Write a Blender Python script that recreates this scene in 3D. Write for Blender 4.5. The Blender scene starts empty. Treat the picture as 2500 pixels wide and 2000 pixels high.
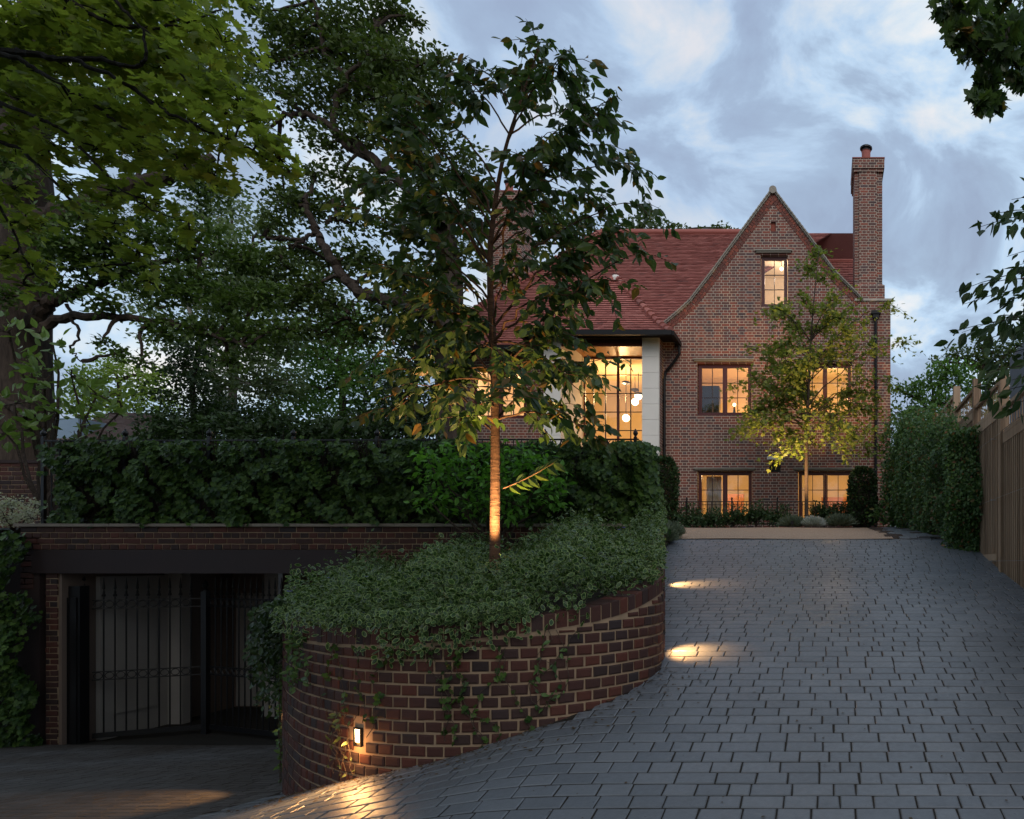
import bpy, math, random
import numpy as np
from mathutils import Vector
R_ = random.Random(7); rg = np.random.default_rng(11)
F, CX, CY = 1500.0, 1738.0, 1186.0          # focal length and vanishing point of the lens, in picture units
def W(x, y, Y): return np.array([(x-CX)/F*Y, Y, (CY-y)/F*Y])
sc = bpy.context.scene
COL = sc.collection
for f in (0,):
    w = bpy.data.worlds.new("World"); sc.world = w; w.use_nodes = True

# ------------------------------------------------------------------ mesh helper
class M:
    def __init__(s): s.v=[]; s.f=[]; s.t=[]; s.e=[]; s.n=0
    def add(s, v, f, t=0.5, e=0.0):
        v=np.asarray(v,float).reshape(-1,3); k=len(v)
        s.v.append(v)
        if isinstance(f,np.ndarray): s.f.append(f+s.n)
        else:
            for q in f: s.f.append(np.array([q])+s.n)
        s.t.append(np.broadcast_to(np.asarray(t,float),(k,)).copy()); s.e.append(np.broadcast_to(np.asarray(e,float),(k,)).copy())
        s.n+=k; return s
    def box(s,x0,x1,y0,y1,z0,z1,t=0.5):
        v=[(x,y,z) for z in (z0,z1) for y in (y0,y1) for x in (x0,x1)]
        return s.add(v,np.array([[0,2,3,1],[4,5,7,6],[0,1,5,4],[2,6,7,3],[0,4,6,2],[1,3,7,5]]),t)
    def bar(s,a,b,wd,hg,t=0.5,up=(0,0,1)):
        a=np.array(a,float); b=np.array(b,float); d=b-a; d/=np.linalg.norm(d)
        up=np.array(up,float)
        if abs(d@up)>.95: up=np.array((0,1,0.))
        x=np.cross(d,up); x/=np.linalg.norm(x); u=np.cross(x,d)
        v=[p+x*i*wd/2+u*j*hg/2 for p in (a,b) for i,j in ((-1,-1),(1,-1),(1,1),(-1,1))]
        return s.add(v,np.array([[0,3,2,1],[4,5,6,7],[0,1,5,4],[1,2,6,5],[2,3,7,6],[3,0,4,7]]),t)
    def quad(s,a,b,c,d,t=0.5): return s.add([a,b,c,d],np.array([[0,1,2,3]]),t)
    def tube(s,pts,rad,seg=6,t=0.5,caps=True):
        pts=np.array(pts,float); n=len(pts)
        rad=np.broadcast_to(np.asarray(rad,float),(n,))
        d=np.gradient(pts,axis=0); d/=np.linalg.norm(d,axis=1)[:,None]+1e-9
        up=np.array((0.13,1,0.21)); 
        x=np.cross(d,up); x/=np.linalg.norm(x,axis=1)[:,None]+1e-9; u=np.cross(x,d)
        a=np.linspace(0,2*math.pi,seg,endpoint=False)
        v=pts[:,None]+rad[:,None,None]*(x[:,None]*np.cos(a)[None,:,None]+u[:,None]*np.sin(a)[None,:,None])
        i=np.arange(n-1)[:,None]*seg; j=np.arange(seg)[None]; k=(j+1)%seg
        f=np.stack([i+j,i+k,i+seg+k,i+seg+j],-1).reshape(-1,4)
        s.add(v.reshape(-1,3),f,t)
        if caps:
            s.add(v[-1],[list(range(seg))],t); s.add(v[0],[list(range(seg))[::-1]],t)
        return s
    def lathe(s,c,prof,seg=16,t=0.5):
        c=np.array(c,float)
        a=np.linspace(0,2*math.pi,seg,endpoint=False)
        v=np.array([[c[0]+r*math.cos(q),c[1]+r*math.sin(q),c[2]+z] for r,z in prof for q in a])
        i=np.arange(len(prof)-1)[:,None]*seg; j=np.arange(seg)[None]; k=(j+1)%seg
        return s.add(v,np.stack([i+j,i+k,i+seg+k,i+seg+j],-1).reshape(-1,4),t)
    def build(s,name,mat,parent=None,smooth=False):
        if not s.v: return None
        v=np.concatenate(s.v)
        if parent is not None: v=v-np.array(parent['_o'])
        tot=np.concatenate([np.full(len(f),f.shape[1]) for f in s.f]); idx=np.concatenate([f.ravel() for f in s.f])
        me=bpy.data.meshes.new(name); me.vertices.add(len(v)); me.vertices.foreach_set('co',v.ravel())
        me.loops.add(len(idx)); me.loops.foreach_set('vertex_index',idx.astype(np.int32))
        me.polygons.add(len(tot)); st=np.concatenate([[0],np.cumsum(tot)[:-1]])
        me.polygons.foreach_set('loop_start',st.astype(np.int32))
        try: me.polygons.foreach_set('loop_total',tot.astype(np.int32))
        except Exception: pass
        me.update(calc_edges=True)
        for nm,ar in (('tint',s.t),('edge',s.e)):
            at=me.attributes.new(nm,'FLOAT','POINT'); at.data.foreach_set('value',np.concatenate(ar).astype(np.float32))
        me.polygons.foreach_set('use_smooth',np.full(len(tot),bool(smooth)))
        me.materials.append(mat)
        o=bpy.data.objects.new(name,me); COL.objects.link(o)
        if parent is not None: o.parent=parent
        return o
def tag(o,label,cat,group=None,kind=None):
    if label: o['label']=label
    if cat: o['category']=cat
    if group: o['group']=group
    if kind: o['kind']=kind
    return o
THINGS=[]
def thing(name,label,cat,loc,group=None):
    o=bpy.data.objects.new(name,None); COL.objects.link(o); o.location=loc; o['_o']=[float(q) for q in loc]
    o.empty_display_size=.1; THINGS.append(o)
    return tag(o,label,cat,group)
def lab(o,l): o['label']=l; return o

# ------------------------------------------------------------------ materials
def mat(name): 
    m=bpy.data.materials.new(name); m.use_nodes=True; m.node_tree.nodes.clear(); return m,m.node_tree
def N(nt,typ,**k):
    n=nt.nodes.new(typ)
    for a,b in k.items():
        if a in ('inp',):
            for i,v in b.items(): n.inputs[i].default_value=v
        else: setattr(n,a,b)
    return n
def ramp(nt,src,stops,interp='LINEAR'):
    r=nt.nodes.new('ShaderNodeValToRGB'); r.color_ramp.interpolation=interp
    el=r.color_ramp.elements
    while len(el)>1: el.remove(el[0])
    for i,(p,c) in enumerate(stops):
        e=el[0] if i==0 else el.new(p)
        e.position=p; e.color=(*c,1) if len(c)==3 else c
    nt.links.new(src,r.inputs[0]); return r.outputs[0]
def attr(nt,nm): return N(nt,'ShaderNodeAttribute',attribute_name=nm).outputs['Fac']
def noise(nt,scale,detail=3,vec=None,rough=.5,out=0,dist=0.):
    n=N(nt,'ShaderNodeTexNoise',inp={'Scale':scale,'Detail':detail,'Roughness':rough,'Distortion':dist})
    if vec is None:
        vec=N(nt,'ShaderNodeNewGeometry').outputs['Position']
    nt.links.new(vec,n.inputs['Vector']); return n.outputs[out]
def mix(nt,fac,a,b,typ='MIX'):
    m=N(nt,'ShaderNodeMix',data_type='RGBA',blend_type=typ)
    for sck,val in ((m.inputs[0],fac),(m.inputs[6],a),(m.inputs[7],b)):
        if isinstance(val,bpy.types.NodeSocket): nt.links.new(val,sck)
        elif isinstance(val,(int,float)): sck.default_value=val
        else: sck.default_value=(*val,1)
    return m.outputs[2]
def mth(nt,op,a,b=0.,c=None):
    m=N(nt,'ShaderNodeMath',operation=op)
    for i,val in enumerate((a,b,c)):
        if val is None: continue
        if isinstance(val,bpy.types.NodeSocket): nt.links.new(val,m.inputs[i])
        else: m.inputs[i].default_value=val
    return m.outputs[0]
def surf(nt,col,rough=.7,bump=None,bstr=.3,bdist=.01,spec=.4,metal=0.):
    p=N(nt,'ShaderNodeBsdfPrincipled',inp={'Metallic':metal,'Specular IOR Level':spec})
    if isinstance(col,bpy.types.NodeSocket): nt.links.new(col,p.inputs['Base Color'])
    else: p.inputs['Base Color'].default_value=(*col,1)
    if isinstance(rough,bpy.types.NodeSocket): nt.links.new(rough,p.inputs['Roughness'])
    else: p.inputs['Roughness'].default_value=rough
    if bump is not None:
        b=N(nt,'ShaderNodeBump',inp={'Strength':bstr,'Distance':bdist}); nt.links.new(bump,b.inputs['Height']); nt.links.new(b.outputs[0],p.inputs['Normal'])
    o=N(nt,'ShaderNodeOutputMaterial'); nt.links.new(p.outputs[0],o.inputs[0]); return p
def simple(name,c,rough=.6,var=.25,sc_=8.,bstr=.15,metal=0.,spec=.4):
    m,nt=mat(name); n=noise(nt,sc_,5)
    col=mix(nt,n,tuple(q*(1-var) for q in c),tuple(min(1,q*(1+var)) for q in c))
    surf(nt,col,rough,noise(nt,sc_*6,4),bstr,.01,spec,metal); return m
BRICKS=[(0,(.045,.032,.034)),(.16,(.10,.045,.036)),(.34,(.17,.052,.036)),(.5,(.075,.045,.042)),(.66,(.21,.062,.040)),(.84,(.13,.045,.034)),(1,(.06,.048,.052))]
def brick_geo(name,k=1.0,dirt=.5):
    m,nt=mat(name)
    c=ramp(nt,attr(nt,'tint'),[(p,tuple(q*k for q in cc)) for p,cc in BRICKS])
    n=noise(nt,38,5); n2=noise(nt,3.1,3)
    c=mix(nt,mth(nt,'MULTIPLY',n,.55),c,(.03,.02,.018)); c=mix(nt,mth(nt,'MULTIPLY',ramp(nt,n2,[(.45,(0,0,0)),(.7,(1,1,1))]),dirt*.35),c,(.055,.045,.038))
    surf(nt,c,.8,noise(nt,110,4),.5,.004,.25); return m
def mortar(name,c=(.33,.24,.16)):
    m,nt=mat(name); n=noise(nt,9,4); col=mix(nt,n,tuple(q*.55 for q in c),tuple(q*1.2 for q in c))
    surf(nt,col,.95,noise(nt,160,3),.6,.004,.1); return m
def brick_shader(name,k=1.75,mort=(.58,.48,.38)):
    m,nt=mat(name); g=N(nt,'ShaderNodeNewGeometry'); P=N(nt,'ShaderNodeSeparateXYZ'); nt.links.new(g.outputs['Position'],P.inputs[0])
    Q=N(nt,'ShaderNodeSeparateXYZ'); nt.links.new(g.outputs['True Normal'],Q.inputs[0])
    ax=mth(nt,'ABSOLUTE',Q.outputs[0]); side=mth(nt,'GREATER_THAN',ax,.7)
    u=mth(nt,'ADD',mth(nt,'MULTIPLY',P.outputs[0],mth(nt,'SUBTRACT',1.,side)),mth(nt,'MULTIPLY',P.outputs[1],side))
    cb=N(nt,'ShaderNodeCombineXYZ'); nt.links.new(mth(nt,'ADD',u,100.06),cb.inputs[0]); nt.links.new(mth(nt,'ADD',P.outputs[2],30.),cb.inputs[1])
    dn=noise(nt,14,2,cb.outputs[0],out=1)
    vm=N(nt,'ShaderNodeVectorMath',operation='MULTIPLY_ADD'); nt.links.new(dn,vm.inputs[0]); vm.inputs[1].default_value=(.006,.006,0); nt.links.new(cb.outputs[0],vm.inputs[2])
    b=N(nt,'ShaderNodeTexBrick',offset=.5,squash=.5,squash_frequency=2,offset_frequency=2)
    for i,v in {'Scale':1.,'Mortar Size':.0074,'Mortar Smooth':.15,'Bias':0.,'Brick Width':.225,'Row Height':.075,'Color1':(0,0,0,1),'Color2':(1,1,1,1),'Mortar':(.5,.5,.5,1)}.items(): b.inputs[i].default_value=v
    nt.links.new(vm.outputs[0],b.inputs['Vector'])
    c=ramp(nt,b.outputs['Color'],[(p,tuple(q*k for q in cc)) for p,cc in BRICKS])
    c=mix(nt,mth(nt,'MULTIPLY',noise(nt,30,4),.4),c,(.04,.03,.03))
    big=noise(nt,.9,3)
    c=mix(nt,mth(nt,'MULTIPLY',ramp(nt,big,[(.35,(0,0,0)),(.65,(1,1,1))]),.42),c,(.098*k,.048*k,.036*k))
    mo=mix(nt,noise(nt,5,4),tuple(q*.7 for q in mort),mort)
    c=mix(nt,b.outputs['Fac'],c,mo)
    h=mth(nt,'SUBTRACT',1.,b.outputs['Fac'])
    surf(nt,c,.85,h,.8,.008,.2); return m
def leafm(name,c1,c2,trans=.45,rough=.45,edge=None,third=None,gloss=.35):
    m,nt=mat(name); t=attr(nt,'tint')
    st=[(0,c1),(1,c2)]
    if third: st=[(0,c1),(.93,c2),(.965,third),(1,third)]
    c=ramp(nt,t,st)
    c=mix(nt,mth(nt,'MULTIPLY',noise(nt,2.2,2),.45),c,tuple(q*.55 for q in c1))
    if edge: c=mix(nt,ramp(nt,attr(nt,'edge'),[(.82,(0,0,0)),(.92,(1,1,1))]),c,edge)
    d=N(nt,'ShaderNodeBsdfPrincipled',inp={'Roughness':rough,'Specular IOR Level':gloss}); nt.links.new(c,d.inputs['Base Color'])
    tr=N(nt,'ShaderNodeBsdfTranslucent'); nt.links.new(mix(nt,1.,c,(1.4,1.45,.75),'MULTIPLY'),tr.inputs[0])
    ms=N(nt,'ShaderNodeMixShader'); ms.inputs[0].default_value=trans
    nt.links.new(d.outputs[0],ms.inputs[1]); nt.links.new(tr.outputs[0],ms.inputs[2])
    o=N(nt,'ShaderNodeOutputMaterial'); nt.links.new(ms.outputs[0],o.inputs[0]); return m
def emit(name,c,s):
    m,nt=mat(name); e=N(nt,'ShaderNodeEmission'); e.inputs[0].default_value=(*c,1); e.inputs[1].default_value=s
    o=N(nt,'ShaderNodeOutputMaterial'); nt.links.new(e.outputs[0],o.inputs[0]); return m
def bark(name,c,sc_=14,stretch=.2,bs=.8):
    m,nt=mat(name); g=N(nt,'ShaderNodeNewGeometry').outputs['Position']; mp=N(nt,'ShaderNodeMapping'); mp.inputs['Scale'].default_value=(1,1,stretch)
    nt.links.new(g,mp.inputs[0]); n=noise(nt,sc_,6,mp.outputs[0],.65,dist=.6)
    col=ramp(nt,n,[(.3,tuple(q*.35 for q in c)),(.62,c),(.8,tuple(min(1,q*1.4) for q in c))])
    surf(nt,col,.85,n,bs,.03,.2); return m

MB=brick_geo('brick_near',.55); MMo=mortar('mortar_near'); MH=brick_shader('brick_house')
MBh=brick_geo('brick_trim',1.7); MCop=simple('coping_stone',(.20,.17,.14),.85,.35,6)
MCopL=simple('ledge_stone',(.42,.37,.31),.85,.2,6)
MStone=simple('pale_limestone',(.74,.70,.63),.8,.07,3,.08)
MTile,_nt=mat('roof_tiles'); surf(_nt,mix(_nt,mth(_nt,'MULTIPLY',noise(_nt,1.9,4),.32),ramp(_nt,attr(_nt,'tint'),[(0,(.26,.085,.070)),(.45,(.38,.13,.105)),(.8,(.48,.185,.15)),(1,(.20,.085,.075))]),(.15,.05,.036)),.8,noise(_nt,70,3),.4,.006,.25)
MFrame=simple('maroon_timber',(.085,.020,.018),.4,.2,12,.05); MIron=simple('black_iron',(.006,.006,.007),.4,.2,20,.1)
MGut=simple('black_gutter',(.006,.006,.0065),.5,.1,9,.02,spec=.25)
MLead=simple('glazing_bar',(.03,.015,.014),.4)
MVerge=simple('verge_tile',(.29,.26,.215),.85,.35,9,.2)
MSlit=simple('slit_brick',(.26,.07,.045),.85,.2,30,.2)
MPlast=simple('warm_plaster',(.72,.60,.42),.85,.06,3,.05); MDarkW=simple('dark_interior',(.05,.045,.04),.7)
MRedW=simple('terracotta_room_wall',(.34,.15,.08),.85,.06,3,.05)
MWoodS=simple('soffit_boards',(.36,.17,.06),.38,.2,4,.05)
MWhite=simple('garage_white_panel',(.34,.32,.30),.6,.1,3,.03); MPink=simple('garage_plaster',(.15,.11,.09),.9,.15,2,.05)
MRust=simple('rust_brown_beam',(.016,.006,.005),.6,.3,5,.1)
MWood,_nt=mat('weathered_wood'); _g=N(_nt,'ShaderNodeNewGeometry').outputs['Position']; _mp=N(_nt,'ShaderNodeMapping'); _mp.inputs['Scale'].default_value=(1,1,.06); _nt.links.new(_g,_mp.inputs[0])
_n=noise(_nt,40,5,_mp.outputs[0]); surf(_nt,mix(_nt,mth(_nt,'MULTIPLY',noise(_nt,1.5,3),.4),ramp(_nt,mth(_nt,'ADD',mth(_nt,'MULTIPLY',_n,.6),mth(_nt,'MULTIPLY',attr(_nt,'tint'),.4)),[(.2,(.14,.088,.055)),(.5,(.36,.24,.155)),(.8,(.52,.37,.25))]),(.25,.18,.13)),.8,_n,.4,.005,.2)
MSoil=simple('soil',(.025,.018,.012),.95,.4,20,.5); MGrav,_nt=mat('gravel')
_v=N(_nt,'ShaderNodeTexVoronoi',inp={'Scale':55.}); _nt.links.new(N(_nt,'ShaderNodeNewGeometry').outputs['Position'],_v.inputs['Vector'])
surf(_nt,mix(_nt,noise(_nt,1.2,4),ramp(_nt,_v.outputs['Color'],[(0,(.20,.13,.085)),(.5,(.38,.27,.19)),(1,(.56,.45,.34))]),(.36,.25,.18)),.9,_v.outputs['Distance'],.9,.02,.2)
MJoint=simple('sandy_joint',(.016,.013,.009),.95,.6,18,.5)
MPav,_nt=mat('slate_setts'); _n=noise(_nt,26,6,rough=.65); _n2=noise(_nt,.55,4); 
_c=ramp(_nt,attr(_nt,'tint'),[(0,(.120,.136,.158)),(.5,(.142,.160,.184)),(1,(.168,.184,.206))])
_c=mix(_nt,mth(_nt,'MULTIPLY',_n,.45),_c,(.065,.072,.085)); _c=mix(_nt,mth(_nt,'MULTIPLY',ramp(_nt,noise(_nt,9,5,rough=.7),[(.6,(0,0,0)),(.72,(1,1,1))]),.35),_c,(.21,.22,.235))
_c=mix(_nt,mth(_nt,'MULTIPLY',ramp(_nt,_n2,[(.4,(0,0,0)),(.7,(1,1,1))]),.45),_c,(.075,.078,.08))
surf(_nt,_c,ramp(_nt,_n,[(.3,(.27,)*3),(.7,(.50,)*3)]),noise(_nt,45,6,rough=.7),.45,.006,.5)
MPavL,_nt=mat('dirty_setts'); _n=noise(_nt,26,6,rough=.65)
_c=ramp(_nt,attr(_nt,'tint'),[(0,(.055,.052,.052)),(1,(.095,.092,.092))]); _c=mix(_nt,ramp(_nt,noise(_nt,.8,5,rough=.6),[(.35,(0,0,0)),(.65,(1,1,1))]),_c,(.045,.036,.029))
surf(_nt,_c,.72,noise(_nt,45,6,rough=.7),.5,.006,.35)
MGlass,_nt=mat('window_glass')
_gl=N(_nt,'ShaderNodeBsdfGlossy',inp={'Roughness':.015}); _tr=N(_nt,'ShaderNodeBsdfTransparent'); _ms=N(_nt,'ShaderNodeMixShader'); _fr=N(_nt,'ShaderNodeFresnel',inp={'IOR':1.7})
_nt.links.new(mth(_nt,'MULTIPLY_ADD',_fr.outputs[0],1.3,.02),_ms.inputs[0]); _nt.links.new(_tr.outputs[0],_ms.inputs[1]); _nt.links.new(_gl.outputs[0],_ms.inputs[2]); _o=N(_nt,'ShaderNodeOutputMaterial'); _nt.links.new(_ms.outputs[0],_o.inputs[0])
_b=N(_nt,'ShaderNodeBump',inp={'Strength':.15,'Distance':.02}); _nt.links.new(noise(_nt,2.5,2),_b.inputs['Height']); _nt.links.new(_b.outputs[0],_gl.inputs['Normal'])
MGlobe=emit('globe_lamp',(1,.80,.50),5.); MLens=emit('lamp_lens',(1,.62,.28),14.)
MBarkO=bark('oak_bark',(.055,.040,.030)); MBarkM=bark('maple_bark',(.028,.022,.018)); MBarkB=bark('birch_bark',(.36,.33,.29),10,.8,.3)
MBarkC=bark('cherry_bark',(.13,.070,.042),9,4.5,.6); MBarkS=bark('sapling_bark',(.09,.065,.05),40,1.)
L_maple=leafm('maple_leaf',(.115,.165,.034),(.31,.38,.075),.58,.5,third=(.30,.32,.05))
L_oak=leafm('oak_leaf',(.038,.078,.017),(.13,.20,.040),.35,.45)
L_oak2=leafm('oak_leaf_rear',(.034,.064,.016),(.110,.155,.036),.35,.45)
L_far=leafm('far_leaf',(.055,.13,.032),(.15,.28,.06),.4,.5)
L_birch=leafm('birch_leaf',(.09,.13,.06),(.20,.26,.12),.4,.5)
L_yell=leafm('yellow_green_leaf',(.14,.22,.04),(.30,.40,.08),.5,.5)
L_dark=leafm('dark_leaf',(.016,.036,.011),(.048,.085,.022),.25,.5)
L_ivy=leafm('ivy_leaf',(.016,.046,.010),(.10,.175,.034),.25,.42,gloss=.22)
L_vinca=leafm('vinca_leaf',(.016,.044,.014),(.055,.11,.030),.25,.38,edge=(.30,.41,.16),gloss=.35)
L_cherry=leafm('cherry_leaf',(.038,.075,.028),(.085,.135,.040),.45,.42,third=(.22,.12,.03),gloss=.45)
L_sap=leafm('sapling_leaf',(.11,.16,.035),(.26,.30,.065),.45,.5)
L_wis=leafm('wisteria_leaf',(.08,.22,.03),(.19,.42,.06),.4,.45)
L_mag=leafm('magnolia_leaf',(.10,.17,.04),(.22,.33,.08),.35,.35,third=(.35,.14,.03),gloss=.5)
L_yew=leafm('yew_needle',(.018,.042,.016),(.050,.095,.026),.15,.5,third=(.14,.06,.03))
L_lav=leafm('lavender_leaf',(.08,.11,.075),(.17,.21,.15),.2,.7); L_silver=leafm('silver_leaf',(.30,.34,.33),(.5,.54,.52),.2,.8)
L_lampc=leafm('creeper_leaf',(.09,.13,.04),(.16,.20,.07),.3,.5)
L_trail=leafm('trailing_leaf',(.014,.034,.012),(.05,.09,.028),.2,.42,gloss=.3)
L_over=leafm('overhang_leaf',(.022,.05,.018),(.05,.09,.028),.3,.5,gloss=.25)
L_white=leafm('white_petal',(.40,.42,.33),(.68,.68,.60),.3,.7); L_clim=leafm('climber_leaf',(.035,.085,.026),(.12,.21,.055),.3,.42,third=(.22,.10,.04),gloss=.3)
L_blue=leafm('blue_petal',(.10,.10,.35),(.16,.15,.5),.3,.7)

# ------------------------------------------------------------------ leaf templates: verts (x across, y along, z up), faces, edge
def fan(pts,cz=-.03,cy=None):
    p=np.array(pts,float); c=np.array([[0,p[:,1].mean() if cy is None else cy,cz]]); v=np.concatenate([c,np.c_[p,np.zeros(len(p))]])
    k=len(p); f=np.array([[0,1+i,1+(i+1)%k] for i in range(k)]); e=np.r_[0,np.ones(k)]
    return v,f,e
def sym(half): return half+[(-x,y) for x,y in half[::-1] if x>0]
T_ov=(np.array([(0,0,0),(.20,.22,.03),(.27,.5,.05),(.15,.80,.03),(0,1.08,-.05),(-.15,.80,.03),(-.27,.5,.05),(-.20,.22,.03),(0,.5,-.02)]),np.array([[0,1,2,8],[8,2,3,4],[0,8,6,7],[8,4,5,6]]),np.zeros(9))
T_maple=fan(sym([(0,0),(.18,-.06),(.34,.06),(.60,.10),(.42,.28),(.72,.52),(.44,.52),(.36,.62),(.18,.58),(.22,.80),(0,1.08)]),-.05,.35)
T_ivy=fan(sym([(0,0),(.28,-.10),(.48,.16),(.33,.36),(.48,.66),(.2,.66),(0,1.0)]),-.06,.35)
T_vin=fan(sym([(0,0),(.20,.2),(.29,.5),(.20,.8),(0,1.0)]),-.05)
T_oak=fan(sym([(0,0),(.12,.22),(.30,.36),(.17,.48),(.36,.68),(.16,.78),(.12,.98)]),-.03)
T_dia=(np.array([(0,0,0),(.3,.45,.06),(0,1,0),(-.3,.45,.06)]),np.array([[0,1,2,3]]),np.zeros(4))
T_nee=(np.array([(-.06,0,0),(.06,0,0),(.04,1,0),(-.04,1,0)]),np.array([[0,1,2,3]]),np.zeros(4))
def unit(a): return a/(np.linalg.norm(a,axis=-1,keepdims=True)+1e-9)
def put(m,T,pos,d,n,size,tint=None):
    tv,tf,te=T; k=len(pos); d=unit(d); x=unit(np.cross(d,n)); n=np.cross(x,d)
    size=np.broadcast_to(size,(k,))
    v=pos[:,None]+size[:,None,None]*(tv[None,:,0,None]*x[:,None]+tv[None,:,1,None]*d[:,None]+tv[None,:,2,None]*n[:,None])
    f=(tf[None]+np.arange(k)[:,None,None]*len(tv)).reshape(-1,tf.shape[1])
    if tint is None: tint=rg.random(k)
    m.add(v.reshape(-1,3),f,np.repeat(tint,len(tv)),np.tile(te,k))
def rdir(n): return unit(rg.normal(size=(n,3)))
def crown(m,clumps,leaf,T,cov=2.2,sub=14,flat=.7,droop=.2,upn=1.0,limit=60000,shell=.45,sig=.2):
    """clumps: (x,y,r,Y) in picture units with their distance Y; returns twig centres"""
    subs=[]
    for cl in clumps:
        if len(cl)==5: c=np.array(cl[:3],float); Rr=cl[3]
        else: x,y,r,Y=cl[:4]; c=W(x,y,Y); Rr=r/F*Y
        n=int(min(limit,cov*math.pi*Rr*Rr/(leaf*leaf*.42)))
        sd=rdir(sub)*(rg.random(sub)**shell)[:,None]*Rr*.82
        sd[:,2]*=.85
        sc_=c+sd; subs.append((c,sc_,Rr))
        i=rg.integers(0,sub,n)
        p=sc_[i]+rg.normal(size=(n,3))*Rr*sig*np.array([1,1,flat])
        d=unit(p-sc_[i])*.8+rdir(n)*.8; d[:,2]-=droop
        nn=rdir(n)*.75; nn[:,2]+=upn
        put(m,T,p,d,nn,leaf*rg.uniform(.65,1.25,n),np.clip(rg.random(n)*.6+ (rg.random(sub)*.4)[i],0,1))
    return subs
def branches(m,subs,limbs,r0=.05,r1=.012,k=5,fine=5):
    """join every clump to the nearest limb by a bent branch, then twigs"""
    L=np.concatenate([np.array(l) for l in limbs])
    for c,ss,Rr in subs:
        j=np.argmin(np.linalg.norm((L-c)*np.array([1,1,1.2]),axis=1)); p=L[j]
        if np.linalg.norm(c-p)<.05: continue
        mid=(p+c)/2+rg.normal(size=3)*np.linalg.norm(c-p)*.10; mid[2]+=np.linalg.norm(c-p)*.05
        ts=np.linspace(0,1,7)[:,None]; pts=(1-ts)**2*p+2*ts*(1-ts)*mid+ts**2*c; pts[1:-1]+=rg.normal(size=(5,3))*np.linalg.norm(c-p)*.02
        m.tube(pts,np.linspace(r0,r1*1.6,7),k,caps=False)
        for s in ss[:fine]:
            q=(c+s)/2+rg.normal(size=3)*Rr*.10
            m.tube([c,q,s],[r1*1.3,r1,r1*.5],4,caps=False)
def poly(pts,Ys,n=None):
    """picture polyline + distances -> smoothed 3-D polyline"""
    p=np.array([W(x,y,Y) for (x,y),Y in zip(pts,Ys if hasattr(Ys,'__len__') else [Ys]*len(pts))])
    if n is None: n=len(p)*5
    return spline(p,n)
def spline(p,n):
    p=np.array(p,float); q=np.concatenate([[2*p[0]-p[1]],p,[2*p[-1]-p[-2]]]); out=[]
    ts=np.linspace(0,len(p)-1-1e-6,n)
    for t in ts:
        i=int(t); u=t-i; a,b,c,d=q[i],q[i+1],q[i+2],q[i+3]
        out.append(.5*((2*b)+(-a+c)*u+(2*a-5*b+4*c-d)*u*u+(-a+3*b-3*c+d)*u**3))
    return np.array(out)

# ------------------------------------------------------------------ ground
YU=[0,2,3.42,4.5,5.47,6.43,7.7,8.7,10.27,11,13,16.3,19.6,40]; ZU=[-1.62,-1.42,-1.20,-.965,-.745,-.53,-.29,-.11,.225,.385,.56,.81,.95,1.0]
TX=[-4.4,-4.0,-3.71,-3.32,-2.9,-2.46,-2.13,-1.96,-1.7,-1.4]; TT=[1,.93,.84,.69,.51,.36,.22,.13,.04,0]
def zU(Y): return sum(np.interp(Y+o,YU,ZU) for o in (-.45,-.2,0,.2,.45))/5
def zL(Y): return np.where(Y<2.6,-1.44,-1.86-.139*(Y-5.64))
def zG(X,Y):
    X=X+np.interp(Y,[5.3,10.6],[0,1.12])
    t=sum(np.interp(X+o,TX,TT) for o in (-.2,0,.2))/3
    zl=np.minimum(zL(Y),zU(Y)); return zU(Y)*(1-t)+zl*t
def sheet(name,x0,x1,y0,y1,nx,ny,fz,m_,label=None,dz=0.):
    X,Y=np.meshgrid(np.linspace(x0,x1,nx+1),np.linspace(y0,y1,ny+1)); Z=fz(X,Y)+dz
    i=np.arange(ny)[:,None]*(nx+1)+np.arange(nx)[None]; f=np.stack([i,i+1,i+nx+2,i+nx+1],-1).reshape(-1,4)
    mm=M().add(np.stack([X,Y,Z],-1).reshape(-1,3),f); o=mm.build(name,m_,smooth=True); o['kind']='structure'; return o
sheet('driveway_bed',-13,4.2,-3,11.02,260,220,zG,MJoint,dz=-.0045)
MLawn=simple('garden_ground',(.022,.030,.012),.95,.5,5,.6)
sheet('ground',-300,300,13.5,700,60,140,lambda X,Y:np.interp(Y,[0,13.5,16,22,60,700],[.2,.25,.50,.80,.6,-2.]),MLawn)
sheet('lower_ground',-300,300,-300,13.6,20,20,lambda X,Y:-3.1+0*X,MLawn)
sheet('garage_floor',-11,-5.5,9.35,12.4,20,12,lambda X,Y:np.clip(zL(Y),-2.43,-2.3),MJoint,dz=.0)
sheet('terrace_soil',-40,-2.62,9.42,22,30,30,lambda X,Y:.47+.035*(Y-9.4)+0*X,MLawn)
sheet('gravel_forecourt',-3.9,1.05,11.0,16.9,40,60,lambda X,Y: zU(Y)+.006*np.sin(X*2.1+Y)+0*X,MGrav,dz=.012)
sheet('side_border_soil',-4.2,-2.28,9.9,11.2,8,30,lambda X,Y:zU(Y)+.06+0*X,MSoil)
sheet('planting_soil',-5.5,3.4,16.6,20.2,30,20,lambda X,Y: zU(Y)+.018+0*X,MSoil)
sheet('bark_mulch_bed',.95,3.6,11.0,16.3,20,40,lambda X,Y: zU(Y)+.015+.03*np.sin(X*7)*np.sin(Y*5),simple('bark_mulch',(.035,.02,.013),.9,.6,40,.8))
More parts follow.
